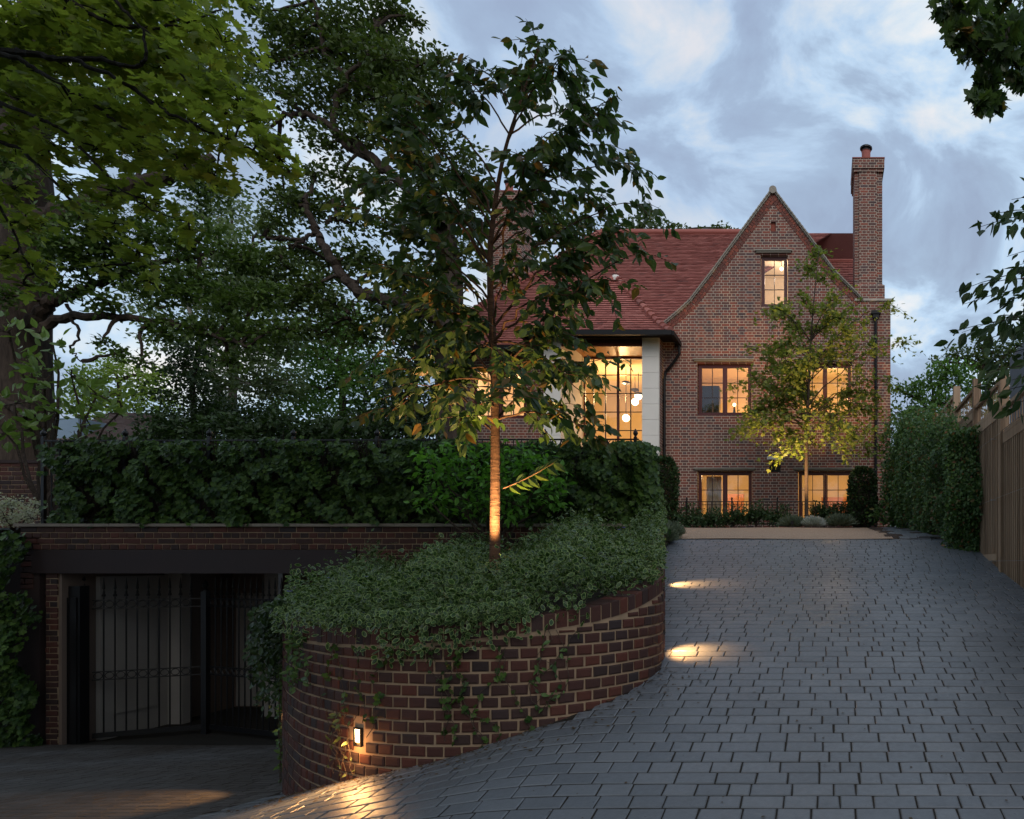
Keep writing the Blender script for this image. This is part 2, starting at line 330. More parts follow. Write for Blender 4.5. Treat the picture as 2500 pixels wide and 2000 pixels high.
# setts
def setts(m,x0,x1,y0,y1,fz,keep=None,pitch=.117):
    P=[];T=[]
    y=y0
    while y<y1:
        x=x0+R_.random()*.2
        while x<x1:
            L=R_.choice([.212,.212,.212,.165,.165,.112]); 
            if keep is None or keep(x,y): P.append((x+.0042,x+L-.0042+R_.uniform(-.001,.001),y+.0058,y+pitch-.0058)); T.append(R_.random())
            x+=L
        y+=pitch
    P=np.array(P);T=np.array(T);n=len(P)
    x0_,x1_,y0_,y1_=P.T
    cor=np.stack([np.stack([x0_,y0_],-1),np.stack([x1_,y0_],-1),np.stack([x1_,y1_],-1),np.stack([x0_,y1_],-1)],1)  # n,4,2
    cor=cor+rg.normal(0,.0011,cor.shape)
    cen=cor.mean(1,keepdims=True)
    off=.0008+np.abs(rg.normal(0,.0009,(n,1))); tilt=rg.normal(0,.004,(n,1,2))
    def lay(c,dz): return np.concatenate([c,(fz(c[...,0],c[...,1])+off+(tilt*(c-cen)).sum(-1)+dz)[...,None]],-1)
    ins=cen+(cor-cen)*(1-.005/np.abs(cor-cen))
    V=np.concatenate([lay(cor,-.03),lay(cor,-.004),lay(ins,0)],1)
    fr=[[8,9,10,11]]+[[4+i,4+(i+1)%4,8+(i+1)%4,8+i] for i in range(4)]+[[i,(i+1)%4,4+(i+1)%4,4+i] for i in range(4)]
    f=(np.array(fr)[None]+np.arange(n)[:,None,None]*12).reshape(-1,4)
    m.add(V.reshape(-1,3),f,np.repeat(T,12))
BP=np.array([(-6.1,9.3),(-5.75,8.4),(-5.3,7.4),(-4.85,6.5),(-4.35,5.72),(-3.78,5.1),(-3.32,4.74),(-2.9,4.5),(-2.46,4.4),(-2.02,4.42),(-1.66,4.57),(-1.38,4.86),(-1.24,5.3),(-1.34,5.9),(-1.48,6.5),(-1.68,7.4),(-1.93,8.5),(-2.18,9.6),(-2.38,10.6)])
path=spline(np.c_[BP,np.zeros(len(BP))],900)[:,:2]
seg=np.r_[0,np.cumsum(np.linalg.norm(np.diff(path,axis=0),axis=1))]; LEN=seg[-1]
uu=np.linspace(0,LEN,900); path=np.c_[np.interp(uu,seg,path[:,0]),np.interp(uu,seg,path[:,1])]
tan=unit(np.gradient(path,axis=0)); nor=np.c_[tan[:,1],-tan[:,0]]   # outward (towards the drives)
def onp(u,w=0.):
    u=np.asarray(u,float); x=np.interp(u,uu,path[:,0]); y=np.interp(u,uu,path[:,1]); nx=np.interp(u,uu,nor[:,0]); ny=np.interp(u,uu,nor[:,1])
    return x+nx*w,y+ny*w
def inbed(x,y):
    P=path; j=np.roll(np.arange(len(P)),1); c=((P[:,1]>y)!=(P[j,1]>y))&(x<(P[j,0]-P[:,0])*(y-P[:,1])/(P[j,1]-P[:,1]+1e-12)+P[:,0])
    return bool(c.sum()%2)
copU=[0]; 
def u_at(x,y): return uu[np.argmin((path[:,0]-x)**2+(path[:,1]-y)**2)]
cu=[0,u_at(-3.32,4.74),u_at(-2.46,4.4),u_at(-1.66,4.57),u_at(-1.40,4.84),u_at(-1.24,5.3),u_at(-1.34,5.9),u_at(-1.48,6.5),u_at(-1.68,7.4),u_at(-1.93,8.5),LEN]
cz=[-.43,-.43,-.395,-.31,-.25,-.12,-.05,.02,.12,.25,.42]
def zc(u): return sum(np.interp(np.asarray(u)+o,cu,cz) for o in (-.15,0,.15))/3      # top of the coping along the curved wall
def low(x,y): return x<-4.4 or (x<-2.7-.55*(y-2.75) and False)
mp_=M()
setts(mp_,-12.5,2.3,2.75,11.0,lambda X,Y:zG(X,Y),keep=lambda x,y: not (inbed(x,y) and inbed(x+.25,y+.15)) and not(y>10.3 and x<-6) and not low(x,y))
dr=mp_.build('driveway',MPav); dr['kind']='structure'
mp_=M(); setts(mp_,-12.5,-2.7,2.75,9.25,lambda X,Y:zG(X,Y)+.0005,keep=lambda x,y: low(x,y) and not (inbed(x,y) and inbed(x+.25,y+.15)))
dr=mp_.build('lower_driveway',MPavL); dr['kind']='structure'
mp_=M(); setts(mp_,1.06,1.62,11.0,15.6,lambda X,Y:zU(Y)+.03,pitch=.2); o=mp_.build('sett_path',MPav); o['kind']='structure'

# ------------------------------------------------------------------ bricks
def bricks(m,rects,mp,dep=.010,bev=.006,tints=None,deep=-.012):
    P=np.array(rects,float); n=len(P); a,b,c,d=P.T
    U=np.stack([a,b,b,a],1); V=np.stack([c,c,d,d],1)
    U=U+rg.normal(0,.0012,U.shape); V=V+rg.normal(0,.0012,V.shape); cu_=U.mean(1,keepdims=True); cv_=V.mean(1,keepdims=True)
    off=rg.normal(0,.0015,(n,1))
    iu=U-np.sign(U-cu_)*np.minimum(bev,np.abs(U-cu_)*.45); iv=V-np.sign(V-cv_)*np.minimum(bev,np.abs(V-cv_)*.45)
    A=np.stack(mp(U,V,np.full_like(U,deep)),-1); B=np.stack(mp(U,V,dep*.55+off+0*U),-1); C=np.stack(mp(iu,iv,dep+off+0*U),-1)
    X=np.concatenate([A,B,C],1)
    fr=[[8,9,10,11]]+[[4+i,4+(i+1)%4,8+(i+1)%4,8+i] for i in range(4)]+[[i,(i+1)%4,4+(i+1)%4,4+i] for i in range(4)]
    f=(np.array(fr)[None]+np.arange(n)[:,None,None]*12).reshape(-1,4)
    m.add(X.reshape(-1,3),f,np.repeat(rg.random(n) if tints is None else tints,12))
def courses(u0,u1,v0,v1,head=None,top=None,j=.011,vbase=0.,holes=()):
    out=[]; k=math.floor((v0-vbase)/.075)
    while vbase+k*.075<v1:
        a=vbase+k*.075+j/2; b=a+.075-j
        hd = (k%2==0) if head is None else head
        u=u0-(.05625 if k%2==0 else 0.)- (R_.random()*.01)
        while u<u1:
            L=.1125 if (hd if not callable(hd) else (k%2==0 or hd(u))) else .225
            x0=max(u+j/2,u0); x1=min(u+L-j/2,u1); 
            if x1-x0>.02:
                bb=min(b,v1)
                if top is not None: bb=min(bb,float(top((x0+x1)/2))-j)
                aa=max(a,v0)
                if bb-aa>.007 and not any(x1>h[0] and x0<h[1] and bb>h[2] and aa<h[3] for h in holes): out.append((x0,x1,aa,bb))
            u+=L
        k+=1
    return out
# curved planter wall
pw=thing('garden_wall','curved red brick retaining wall with soldier coping sweeping round the variegated planting bed','wall',(-2.46,4.4,-1.25))
mpath=lambda U,V,Wd:(*onp(U,Wd),V)
lamps=[]
def lamp_u(xd):
    xs=CX+F*path[:,0]/path[:,1]; i0=np.argmin(abs(uu-cu[1])); i=i0-60+np.argmin(abs(xs[i0-60:i0+300]-xd)); return uu[i]
ul=lamp_u(757); zl_=-(1551-CY)/F*onp(ul)[1]
lamps=[(ul,float(zl_)),(u_at(-1.29,5.62),-.50),(u_at(-1.80,7.95),-.06),(u_at(-4.62,6.05),-1.30)]
holes=[(u-.045,u+.045,z-.065,z+.065) for u,z in lamps]
straight=lambda u:(u_at(-3.78,5.1)<u<cu[5])
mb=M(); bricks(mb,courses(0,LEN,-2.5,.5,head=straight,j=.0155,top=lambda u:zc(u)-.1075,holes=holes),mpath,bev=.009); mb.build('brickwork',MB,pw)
mm=M(); nu=420; us=np.linspace(0,LEN,nu); tp=zc(us)-.108
xo,yo=onp(us,0.); xi,yi=onp(us,-.21)
xo,yo=onp(us,-.002)
V=np.concatenate([np.c_[xo,yo,np.full(nu,-2.7)],np.c_[xo,yo,tp],np.c_[xi,yi,tp],np.c_[xi,yi,np.full(nu,-2.7)]]); i=np.arange(nu-1)
keepq=np.ones(nu-1,bool)
Fq=[np.stack([i+a*nu,i+1+a*nu,i+1+(a+1)*nu,i+(a+1)*nu],-1) for a in range(3)]
mm.add(V,np.concatenate(Fq)); mm.build('mortar_bed',MMo,pw)
mb=M(); n=int(LEN/.0735); k0=np.arange(n)*.0735; rr=[]
for u in k0:
    a,b=u+.0045,u+.069; za=float(zc(u+.037))
    w0,w1=-.213,.004; dw=R_.uniform(-.003,.003); zz=za+R_.uniform(-.002,.002)
    c8=[]
    for (uq,iu_) in ((a,1),(b,-1)):
        pass
    zs0,zs1=float(zc(a)),float(zc(b)); r0=zz-za
    V=[];b_=.005
    for (u_,w_,z_) in [(a,w0,-.1),(b,w0,-.1),(b,w1,-.1),(a,w1,-.1),(a,w0,-b_),(b,w0,-b_),(b,w1,-b_),(a,w1,-b_),(a+b_,w0+b_,0),(b-b_,w0+b_,0),(b-b_,w1-b_,0),(a+b_,w1-b_,0)]:
        x,y=onp(u_,w_+dw); V.append((x,y,(zs0 if u_<u+.037 else zs1)+r0+z_))
    mb.add(V,np.array([[8,9,10,11],[4,5,9,8],[5,6,10,9],[6,7,11,10],[7,4,8,11],[0,1,5,4],[1,2,6,5],[2,3,7,6],[3,0,4,7]]),R_.random())
mb.build('coping',MB,pw)
mm=M(); V=[];
for sgn,(w,dz) in enumerate(((0.0,-.108),(0.0,-.006),(-.209,-.006),(-.209,-.108))):
    x,y=onp(us,w); V.append(np.c_[x,y,zc(us)+dz])
mm.add(np.concatenate(V),np.concatenate([np.stack([i+a*nu,i+1+a*nu,i+1+(a+1)*nu,i+(a+1)*nu],-1) for a in range(3)])); mm.build('coping_mortar',MMo,pw)
def spot(name,loc,to,power,ang,col=(1,.50,.17),blend=.6,rad=.03,typ='SPOT'):
    l=bpy.data.lights.new(name,typ); l.energy=power; l.color=col
    l.shadow_soft_size=rad
    if typ=='SPOT': l.spot_size=math.radians(ang); l.spot_blend=blend
    o=bpy.data.objects.new(name,l); COL.objects.link(o); o.location=loc
    if to is not None: o.rotation_euler=(Vector([float(q) for q in to])-Vector([float(q) for q in loc])).to_track_quat('-Z','Y').to_euler()
    return o
for q,(u,z) in enumerate(lamps):
    t0=unit(np.array([float(np.interp(u,uu,tan[:,0])),float(np.interp(u,uu,tan[:,1])),0])); n0=np.array([t0[1],-t0[0],0]); p=np.array([*onp(u),z])
    m_=M()   # recess frame
    for a,b,c_,d in ((-.036,-.028,-.06,.06),(.028,.036,-.06,.06),(-.028,.028,.05,.06),(-.028,.028,-.06,-.05)):
        vs=[p+t0*s_+n0*w_+np.array([0,0,z_]) for z_ in (c_,d) for w_ in (-.06,.014) for s_ in (a,b)]
        m_.add(vs,np.array([[0,2,3,1],[4,5,7,6],[0,1,5,4],[2,6,7,3],[0,4,6,2],[1,3,7,5]]))
    wl=m_.build('wall_light',MIron,pw)
    lab(wl,['lit recessed light in the brick low beside a trailing creeper','recessed light facing the upper drive near the bend','recessed light further up beside the drive','recessed light facing the lower drive'][q])
    wl['_o']=pw['_o']
    m_=M(); a=p+n0*.008; m_.add([a+t0*-.028+[0,0,.05],a+t0*.028+[0,0,.05],a-n0*.004+t0*.028+[0,0,-.035],a-n0*.004+t0*-.028+[0,0,-.035]],np.array([[0,3,2,1]]))
    m_.build('lens',MLens,wl)
    ld=p+n0*.06+[0,0,.0]
    if q==0: spot('wall_lamp',p+n0*.085+[0,0,-.06],None,2.2,0,(1,.46,.15),rad=.03,typ='POINT')
    if q==0: spot('wall_lamp',ld,p+n0*.62+t0*-.05+[0,0,-.42],30,160,blend=.9)
    elif q==1: spot('wall_lamp',ld,p+n0*.30+[0,0,-.36],46,92,blend=.9)
    elif q==2: spot('wall_lamp',ld,p+n0*.40+[0,0,-.34],46,92,blend=.9)
    else: spot('wall_lamp',ld,p+n0*1.0+[-.2,-.35,-.6],40,80,blend=.5)

# ------------------------------------------------------------------ garage front (left, lower)
YG=9.3
def GX(x): return (x-CX)/F*YG
def GZ(y): return (CY-y)/F*YG
gf=thing('garage_front','dark brick garage entrance wall with stone coping and a deep beam over its opening','garage',(GX(430),YG,-2.37))
mpf=lambda U,V,Wd:(U,YG-Wd,V)
ztop=GZ(1109); zb1=GZ(1157); zb0=GZ(1207); zfl=-2.55
x_l,x_p0,x_p1,x_b0,x_b1,x_r=GX(44),GX(97),GX(121),GX(71),GX(752),-2.55
mb=M(); rects=courses(x_l,x_r,zb1+.003,ztop,vbase=ztop-.3)+courses(x_l,x_b0-.003,GZ(1240),zb1,vbase=ztop-.3)+courses(x_b1+.003,x_r,-2.6,zb1,vbase=ztop-.3)+courses(x_p0,x_p1,zfl,zb0-.004,vbase=ztop-.3)
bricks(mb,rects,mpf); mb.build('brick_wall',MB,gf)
mb=M(); mb.box(x_l,x_r,YG,YG+.3,zb1+.001,ztop); mb.box(x_l,x_b0-.001,YG,YG+.3,GZ(1240),zb1); mb.box(x_b1+.001,x_r,YG,YG+.3,-2.7,zb1); mb.box(x_p0,x_p1,YG,YG+.3,zfl-.1,zb0-.002); mb.box(x_l,x_r,YG+.3,YG+.55,zb0,ztop-.02);mb.build('mortar_bed',MMo,gf)
mb=M(); x=x_l-.05
while x<x_r: 
    L=.62; mb.box(x,min(x+L-.004,x_r),YG-.045,YG+.34,ztop+.002,ztop+.040+R_.uniform(-.002,.002)); x+=L
mb.build('coping',MCop,gf)
mb=M(); mb.box(x_b0,x_b1,YG-.03,YG+.28,zb0,zb1-.002); mb.box(x_b0,x_b1,YG-.045,YG-.03,zb0,zb0+.025); mb.build('beam',MRust,gf)
mb=M(); mb.box(x_p1+.001,x_p1+.035,YG+.02,YG+.3,zfl,zb0-.005); mb.build('door_jamb',MPink,gf)
# recess: side wall, rear wall, doorway
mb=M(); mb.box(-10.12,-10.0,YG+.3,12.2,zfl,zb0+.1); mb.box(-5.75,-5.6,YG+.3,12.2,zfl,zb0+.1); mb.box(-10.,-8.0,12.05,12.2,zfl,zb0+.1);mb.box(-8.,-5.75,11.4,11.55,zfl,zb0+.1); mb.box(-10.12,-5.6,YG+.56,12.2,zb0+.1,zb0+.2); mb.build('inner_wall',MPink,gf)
mb=M(); mb.box(-9.985,-9.93,YG+.45,10.75,zfl,zb0-.05); mb.box(-9.93,-9.90,YG+.65,10.55,-2.1,-.55); mb.box(-9.985,-9.72,10.76,10.9,zfl,zb0-.02); mb.build('side_panel',MWhite,gf)
mb=M(); mb.box(-8.9,-8.68,11.3,11.39,zfl,zb0); mb.box(-9.93,-9.2,12.0,12.04,-2.4,-.5); mb.build('pilaster',MWhite,gf)
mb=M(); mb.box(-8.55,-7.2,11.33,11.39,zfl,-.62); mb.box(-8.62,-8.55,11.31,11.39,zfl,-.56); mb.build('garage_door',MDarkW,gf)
# gate
def ring(m,c,ax,r,th):
    a=np.linspace(0,2*math.pi,13); m.tube([c+r*(np.cos(t)*ax+np.sin(t)*np.array([0,0,1])) for t in a],th,4,caps=False)
gt=thing('entrance_gate','black iron double gate with spear tops and ring bands set in the garage opening','gate',(-8.85,10.1,-2.42))
def leafgate(A,B,name):
    A=np.array(A);B=np.array(B); d=B-A; L=np.linalg.norm(d); ax=d/L
    bot=-2.36;top=-.50
    m_=M(); nb=max(2,round(L/.117))
    def P(u,z): return A+ax*u+np.array([0,0,z])
    for z,h in ((top,.016),(top-.11,.016),(-1.47,.016),(-1.58,.016),(bot+.03,.07)): m_.bar(P(0,z),P(L,z),.022,h)
    g=m_.build(name,MIron,gt); g['_o']=gt['_o']
    m1=M();m2=M();m3=M()
    for i_ in range(1,nb):
        u=i_*L/nb; m1.tube([P(u,bot+.03),P(u,top+.04)],.0095,6)
        m2.lathe(P(u,top+.04),[(0,0),(.020,.01),(.022,.03),(.012,.05),(.014,.07),(.006,.10),(.016,.12),(.004,.26),(0,.27)],8)
        if i_<nb: 
            for zz in (top-.055,-1.525): ring(m3,P(u-.5*L/nb,zz),ax,.044,.006)
    m1.build('bars',MIron,g); m2.build('spear_heads',MIron,g); m3.build('ring_band',MIron,g)
leafgate((-10.02+.12,9.62,0),(-8.9,10.16,0),'gate_leaf'); leafgate((-8.78,10.16,0),(-6.95,9.55,0),'gate_leaf')
for x,y,wd,tp_ in ((-8.84,10.16,.075,-.40),(-10.02,9.6,.10,-.30)):
    m_=M().box(x-wd/2,x+wd/2,y-wd/2,y+wd/2,-2.5,tp_); m_.lathe((x,y,tp_),[(.03,0),(.03,.02),(.015,.04),(.04,.08),(.03,.12),(.008,.16),(0,.17)],10); m_.build('gate_post',MIron,gt)
m_=M().box(-10.09,-9.84,9.40,9.50,-2.5,-.30); 
for k_ in range(2): m_.box(-10.07+.12*k_,-9.99+.12*k_,9.38,9.399,-2.4,-.45)
m_.build('side_panel',MIron,gt)

# railing with ivy
YR=9.55; s_=F/YR
def RX(x): return (x-CX)/F*YR
zr0=.50; zr1=(CY-928)/F*YR
rl=thing('iron_railing','black iron railing with ball finials on top of the garage wall, mostly buried in ivy','railing',(RX(700),YR,zr0))
m_=M(); m_.bar((RX(92),YR,zr1),(RX(1345),YR,zr1+.02),.03,.018); m_.bar((RX(92),YR,zr0+.08),(RX(1345),YR,zr0+.08),.03,.018); m_.build('rail',MIron,rl)
m_=M(); x=RX(92)
while x<RX(1345): m_.tube([(x,YR,zr0+.08),(x,YR,zr1+.01)],.007,5); x+=.105
m_.build('bars',MIron,rl)
for xd in (92,264,441,618,794,971,1148,1338):
    x=RX(xd); m_=M().box(x-.02,x+.02,YR-.02,YR+.02,zr0-.05,zr1+.05)
    m_.lathe((x,YR,zr1+.05),[(.022,0),(.012,.015),(.024,.025),(.034,.05),(.028,.075),(.01,.09),(.012,.10),(0,.115)],10); m_.build('post',MIron,rl)
m_=M()
for k_ in range(3): m_.box(RX(108+k_*11),RX(114+k_*11),YR+.12,YR+.15,zr0-.02,zr0+.75)
m_.build('side_slats',MIron,rl)
def wallleaves(m,T,n,fpos,front,size,tintf=None):
    p=fpos(n); d=rdir(n)*.45; d[:,2]-=.8; d+=front*.35; nn=front+rdir(n)*.55+np.array([0,0,.35]); put(m,T,p,d,nn,size*rg.uniform(.55,1.35,n))
iv=thing('ivy_hedge','dense dark green ivy covering the railing above the garage wall','ivy',(RX(750),YR,zr0))
FR=np.array([0,-1.,0])
def ivypos(n):
    x=rg.uniform(RX(128),RX(1352),n); z=rg.uniform(0,1,n)**.9
    lump=.05*np.sin(x*4.1+1.3*np.sin(z*5))+.05*np.sin(x*9.7+z*8)+.04*np.sin(z*17+x*3)
    top=zr1-zr0-.035+.015*np.sin(x*3.3)+.02*np.sin(x*11.)
    zz=zr0+.01+z*top+np.where(rg.random(n)<.03,rg.random(n)*.10,0)
    q=np.sin(x*7.3+2*np.sin(z*6+x))*np.sin(z*9+x*2.1+1.5*np.sin(x*3.1))+.4*np.sin(x*19+z*15)
    return np.c_[x,YR-.07-lump-np.where(q>.05,.10+.10*rg.random(n),-.02*rg.random(n)),zz]
m_=M(); wallleaves(m_,T_ivy,17000,ivypos,FR,.064)
def ivyback(n):
    p=ivypos(n); p[:,1]=YR+.12+rg.random(n)*.12; return p
wallleaves(m_,T_ivy,9000,ivyback,-FR,.08)
def ivyend(n):
    a=rg.random(n); zz=zr0-.05+a*(zr1-zr0+.02); x=RX(1352)+rg.normal(0,.05,n)+(1-a)*.22*rg.random(n); return np.c_[x,YR-.15+rg.uniform(-.1,.5,n),zz]
wallleaves(m_,T_ivy,2600,ivyend,np.array([.6,-.8,0]),.075); m_.build('foliage',L_ivy,iv)
m_=M()
for k_ in range(150):
    x=rg.uniform(RX(135),RX(1350)); pts=[(x+.12*math.sin(q*1.3+k_),YR-.02+.03*math.sin(q*2+k_),zr0+q*(zr1-zr0)/6) for q in range(7)]; m_.tube(pts,.006,4)
m_.box(RX(145),RX(1335),YR+.03,YR+.10,zr0+.03,zr1-.08); m_.build('stems',MSoil,iv)  # solid dark box added among the stems so no sky shows through
# ivy bank left of the garage
ivl=thing('ivy_bank','tall bank of dark ivy left of the garage pier reaching down to the lower drive','ivy',(-10.6,9.1,-2.4))
def bankpos(n):
    x=rg.uniform(-12.2,-10.12,n); z=rg.uniform(-2.45,.42,n); x=np.where(z>-.35,x-.20,x); x=np.where((z<-.35)&(z>-.6),x-.03,x)
    return np.c_[x,9.12+.10*np.sin(x*6+z*3)+.08*np.sin(z*7)-rg.random(n)**2*.18-(-10.1-x)*.25,z]
m_=M(); wallleaves(m_,T_ivy,9500,bankpos,FR,.07); m_.build('foliage',L_ivy,ivl)
m_=M().box(-12.5,-10.26,9.3,9.5,-2.6,.35); m_.build('wall_behind',MB,ivl)

# ------------------------------------------------------------------ house
YH=19.6; S=F/YH
def hx(x,Y=YH): return (x-CX)/F*Y
def hz(y,Y=YH): return (CY-y)/F*Y
hs=thing('brick_house','red brick house with steep tiled roof, tall gable and lit windows behind the drive','house',(-3,YH,.95))
mh=M()
Lp=[(1396,1130),(1396,684),(1400,679),(1426,657),(1453,632),(1506,563),(1627.5,400)]
Rp=[(1875,1130),(1875,634),(1816,634),(1807,622),(1758,573),(1704,500),(1627.5,400)]
Lz=[(hz(y),hx(x)) for x,y in Lp]; Rz=[(hz(y),hx(x)) for x,y in Rp]
def Lx(z): return np.interp(z,[a for a,b in Lz],[b for a,b in Lz])
def Rx(z): return np.interp(z,[a for a,b in Rz],[b for a,b in Rz])
WINS=[('w',1602.4,1657,537.5,644,1,3),('w',1469.4,1580.8,765.7,873.5,2,3),('w',1682,1792,765.7,873.5,2,3),('w',1469,1582,992.5,1100,2,3),('w',1681.6,1794,992.5,1100,2,3)]
VENT=(1619.7,1643.8,968.7,994)
HO=[(hx(a)-.02,hx(b)+.02,hz(d)-.02,hz(c)+.01) for _,a,b,c,d,_,_ in WINS]+[(hx(VENT[0]),hx(VENT[1]),hz(VENT[3]),hz(VENT[2])),(hx(1623),hx(1633.3),hz(487),hz(467))]
def striped(m,Y,lx,rx,holes_,zs,back=False):
    zs=sorted(set(zs+[h[2] for h in holes_]+[h[3] for h in holes_]))
    for z0,z1 in zip(zs[:-1],zs[1:]):
        if z1-z0<1e-5: continue
        zm=(z0+z1)/2; hh=sorted([h for h in holes_ if h[2]<zm<h[3]])
        L0,L1=(lx(z0+1e-6),lx(z1-1e-6)); R0,R1=(rx(z0+1e-6),rx(z1-1e-6))
        edges=[(L0,L1)]
        for h in hh: edges+= [(h[0],h[0]),(h[1],h[1])]
        edges.append((R0,R1))
        for q in range(0,len(edges),2):
            a,b=edges[q],edges[q+1]; m.quad((a[0],Y,z0),(b[0],Y,z0),(b[1],Y,z1),(a[1],Y,z1))
zs=[.5]+[z for z,_ in Lz if z>.5]+[z for z,_ in Rz if z>.5]+[hz(634)+.002]
Rz2=sorted(Rz); 
striped(mh,YH,Lx,lambda z: (hx(1875) if z<hz(634) else float(np.interp(z,[hz(634),hz(622),hz(573),hz(500),hz(400)],[hx(1816),hx(1807),hx(1758),hx(1704),hx(1627.5)]))),HO,zs)
for h in HO:   # reveals
    d=.30; a,b,c,e=h
    mh.quad((a,YH,c),(a,YH+d,c),(a,YH+d,e),(a,YH,e)); mh.quad((b,YH+d,c),(b,YH,c),(b,YH,e),(b,YH+d,e)); mh.quad((a,YH,c),(b,YH,c),(b,YH+d,c),(a,YH+d,c)); mh.quad((a,YH+d,e),(b,YH+d,e),(b,YH,e),(a,YH,e))
xR=hx(1875); mh.quad((xR,YH,.5),(xR,YH+9,.5),(xR,YH+9,hz(634)),(xR,YH,hz(634)))
# left wing wall
XL=hx(929); xbl=-7.55; xbr=-4.47; ze=5.84
HL=[(hx(994)-.02,hx(1106)+.02,hz(880),hz(772))]
striped(mh,YH,lambda z:XL,lambda z:xbl+.02,HL,[.5,ze+.2])
for h in HL:
    d=.30; a,b,c,e=h
    mh.quad((a,YH,c),(a,YH+d,c),(a,YH+d,e),(a,YH,e)); mh.quad((b,YH+d,c),(b,YH,c),(b,YH,e),(b,YH+d,e)); mh.quad((a,YH,c),(b,YH,c),(b,YH+d,c),(a,YH+d,c)); mh.quad((a,YH+d,e),(b,YH+d,e),(b,YH,e),(a,YH,e))
mh.quad((XL,YH+7,.5),(XL,YH,.5),(XL,YH,ze+.2),(XL,YH+7,ze+.2))
# bay cheeks (brick behind the stone piers)
YB=19.1; zbs=6.07
mh.box(xbr-.44,xbr,YB+.12,YH-.002,.5,zbs); mh.box(xbl,xbl+.44,YB+.12,YH-.002,.5,zbs)
mh.build('wall',MH,hs)
# stone piers and inner reveals
ms_=M(); 
for a,b in ((xbr-.445,xbr-.0),(xbl,xbl+.445)):
    z=.5
    while z<zbs-.01:
        z2=min(z+.42,zbs-.002); ms_.box(a-.003,b+.003,YB,YB+.118,z,z2-.006); z=z2
ms_.box(xbl+.445-.1,xbl+.445,YB+.119,20.88,.5,zbs-.004); ms_.box(xbr-.445,xbr-.445+.1,YB+.119,20.88,.5,zbs-.004)
ms_.build('stone_pier',MStone,hs)
mo=M(); mo.box(xbl+.45,xbr-.45,YB+.02,20.95,zbs-.002,zbs+.03)
for k_ in range(18): mo.box(xbl+.45,xbr-.45,YB+.04+k_*.1,YB+.132+k_*.1,zbs-.010,zbs-.002)
mo.build('soffit',MWoodS,hs)
# copings of the gable: verge tiles and slanted brick band
mv=M(); mt=M()
def along(pts):
    P=[np.array((hx(x),YH,hz(y))) for x,y in pts]; return P
for pts,sg in (([(1398,682),(1426,659),(1453,634),(1506,565),(1627.5,399)],1),([(1816,633),(1807,622),(1758,573),(1704,500),(1627.5,399)],-1)):
    P=along(pts)
    for a,b in zip(P[:-1],P[1:]):
        d=b-a; L=np.linalg.norm(d); d/=L; nrm=np.array([-d[2]*sg,0,d[0]*sg]); k_=max(1,round(L/.12))
        if nrm[2]<0: nrm=-nrm
        for q in range(k_):
            p0=a+d*q*L/k_; p1=a+d*(q+1)*L/k_
            for lay,(o0,o1,pr) in enumerate(((-.040,-.010,.06),(-.006,.026,.095))):
                vs=[p+nrm*o+np.array([0,yy,0])+(nrm*.012 if p is p1 else 0) for p in (p0,p1) for o in (o0,o1) for yy in (-pr,.35)]
                mv.add(vs,np.array([[0,1,3,2],[4,6,7,5],[0,4,5,1],[2,3,7,6],[0,2,6,4],[1,5,7,3]]),R_.random())
        n_=int(L/.075); rr=[(q*L/n_+.005,(q+1)*L/n_-.005,-.145,-.058) for q in range(n_)]+[(q*L/n_*1.5+.005,min((q+1)*L/n_*1.5-.005,L),-.225,-.155) for q in range(int(n_/1.5))]
        bricks(mt,rr,lambda U,V,Wd,a=a,d=d,nrm=nrm:(a[0]+d[0]*U+nrm[0]*V,a[1]-.006-Wd+0*U,a[2]+d[2]*U+nrm[2]*V),.008,.004,deep=.0,tints=rg.choice([.2,.34,.66,.84],len(rr)))
ap=along([(1627.5,401)])[0]; mv.tube([ap+[0,-.09,-.01],ap+[0,.35,-.01]],.105,12)
mv.build('verge_coping',MVerge,hs); mt.build('verge_brickwork',MBh,hs)
ml=M(); ml.box(hx(1800),hx(1877),YH-.04,YH+.5,hz(634)+.003,hz(630)+.01); ml.build('stone_ledge',MCopL,hs)
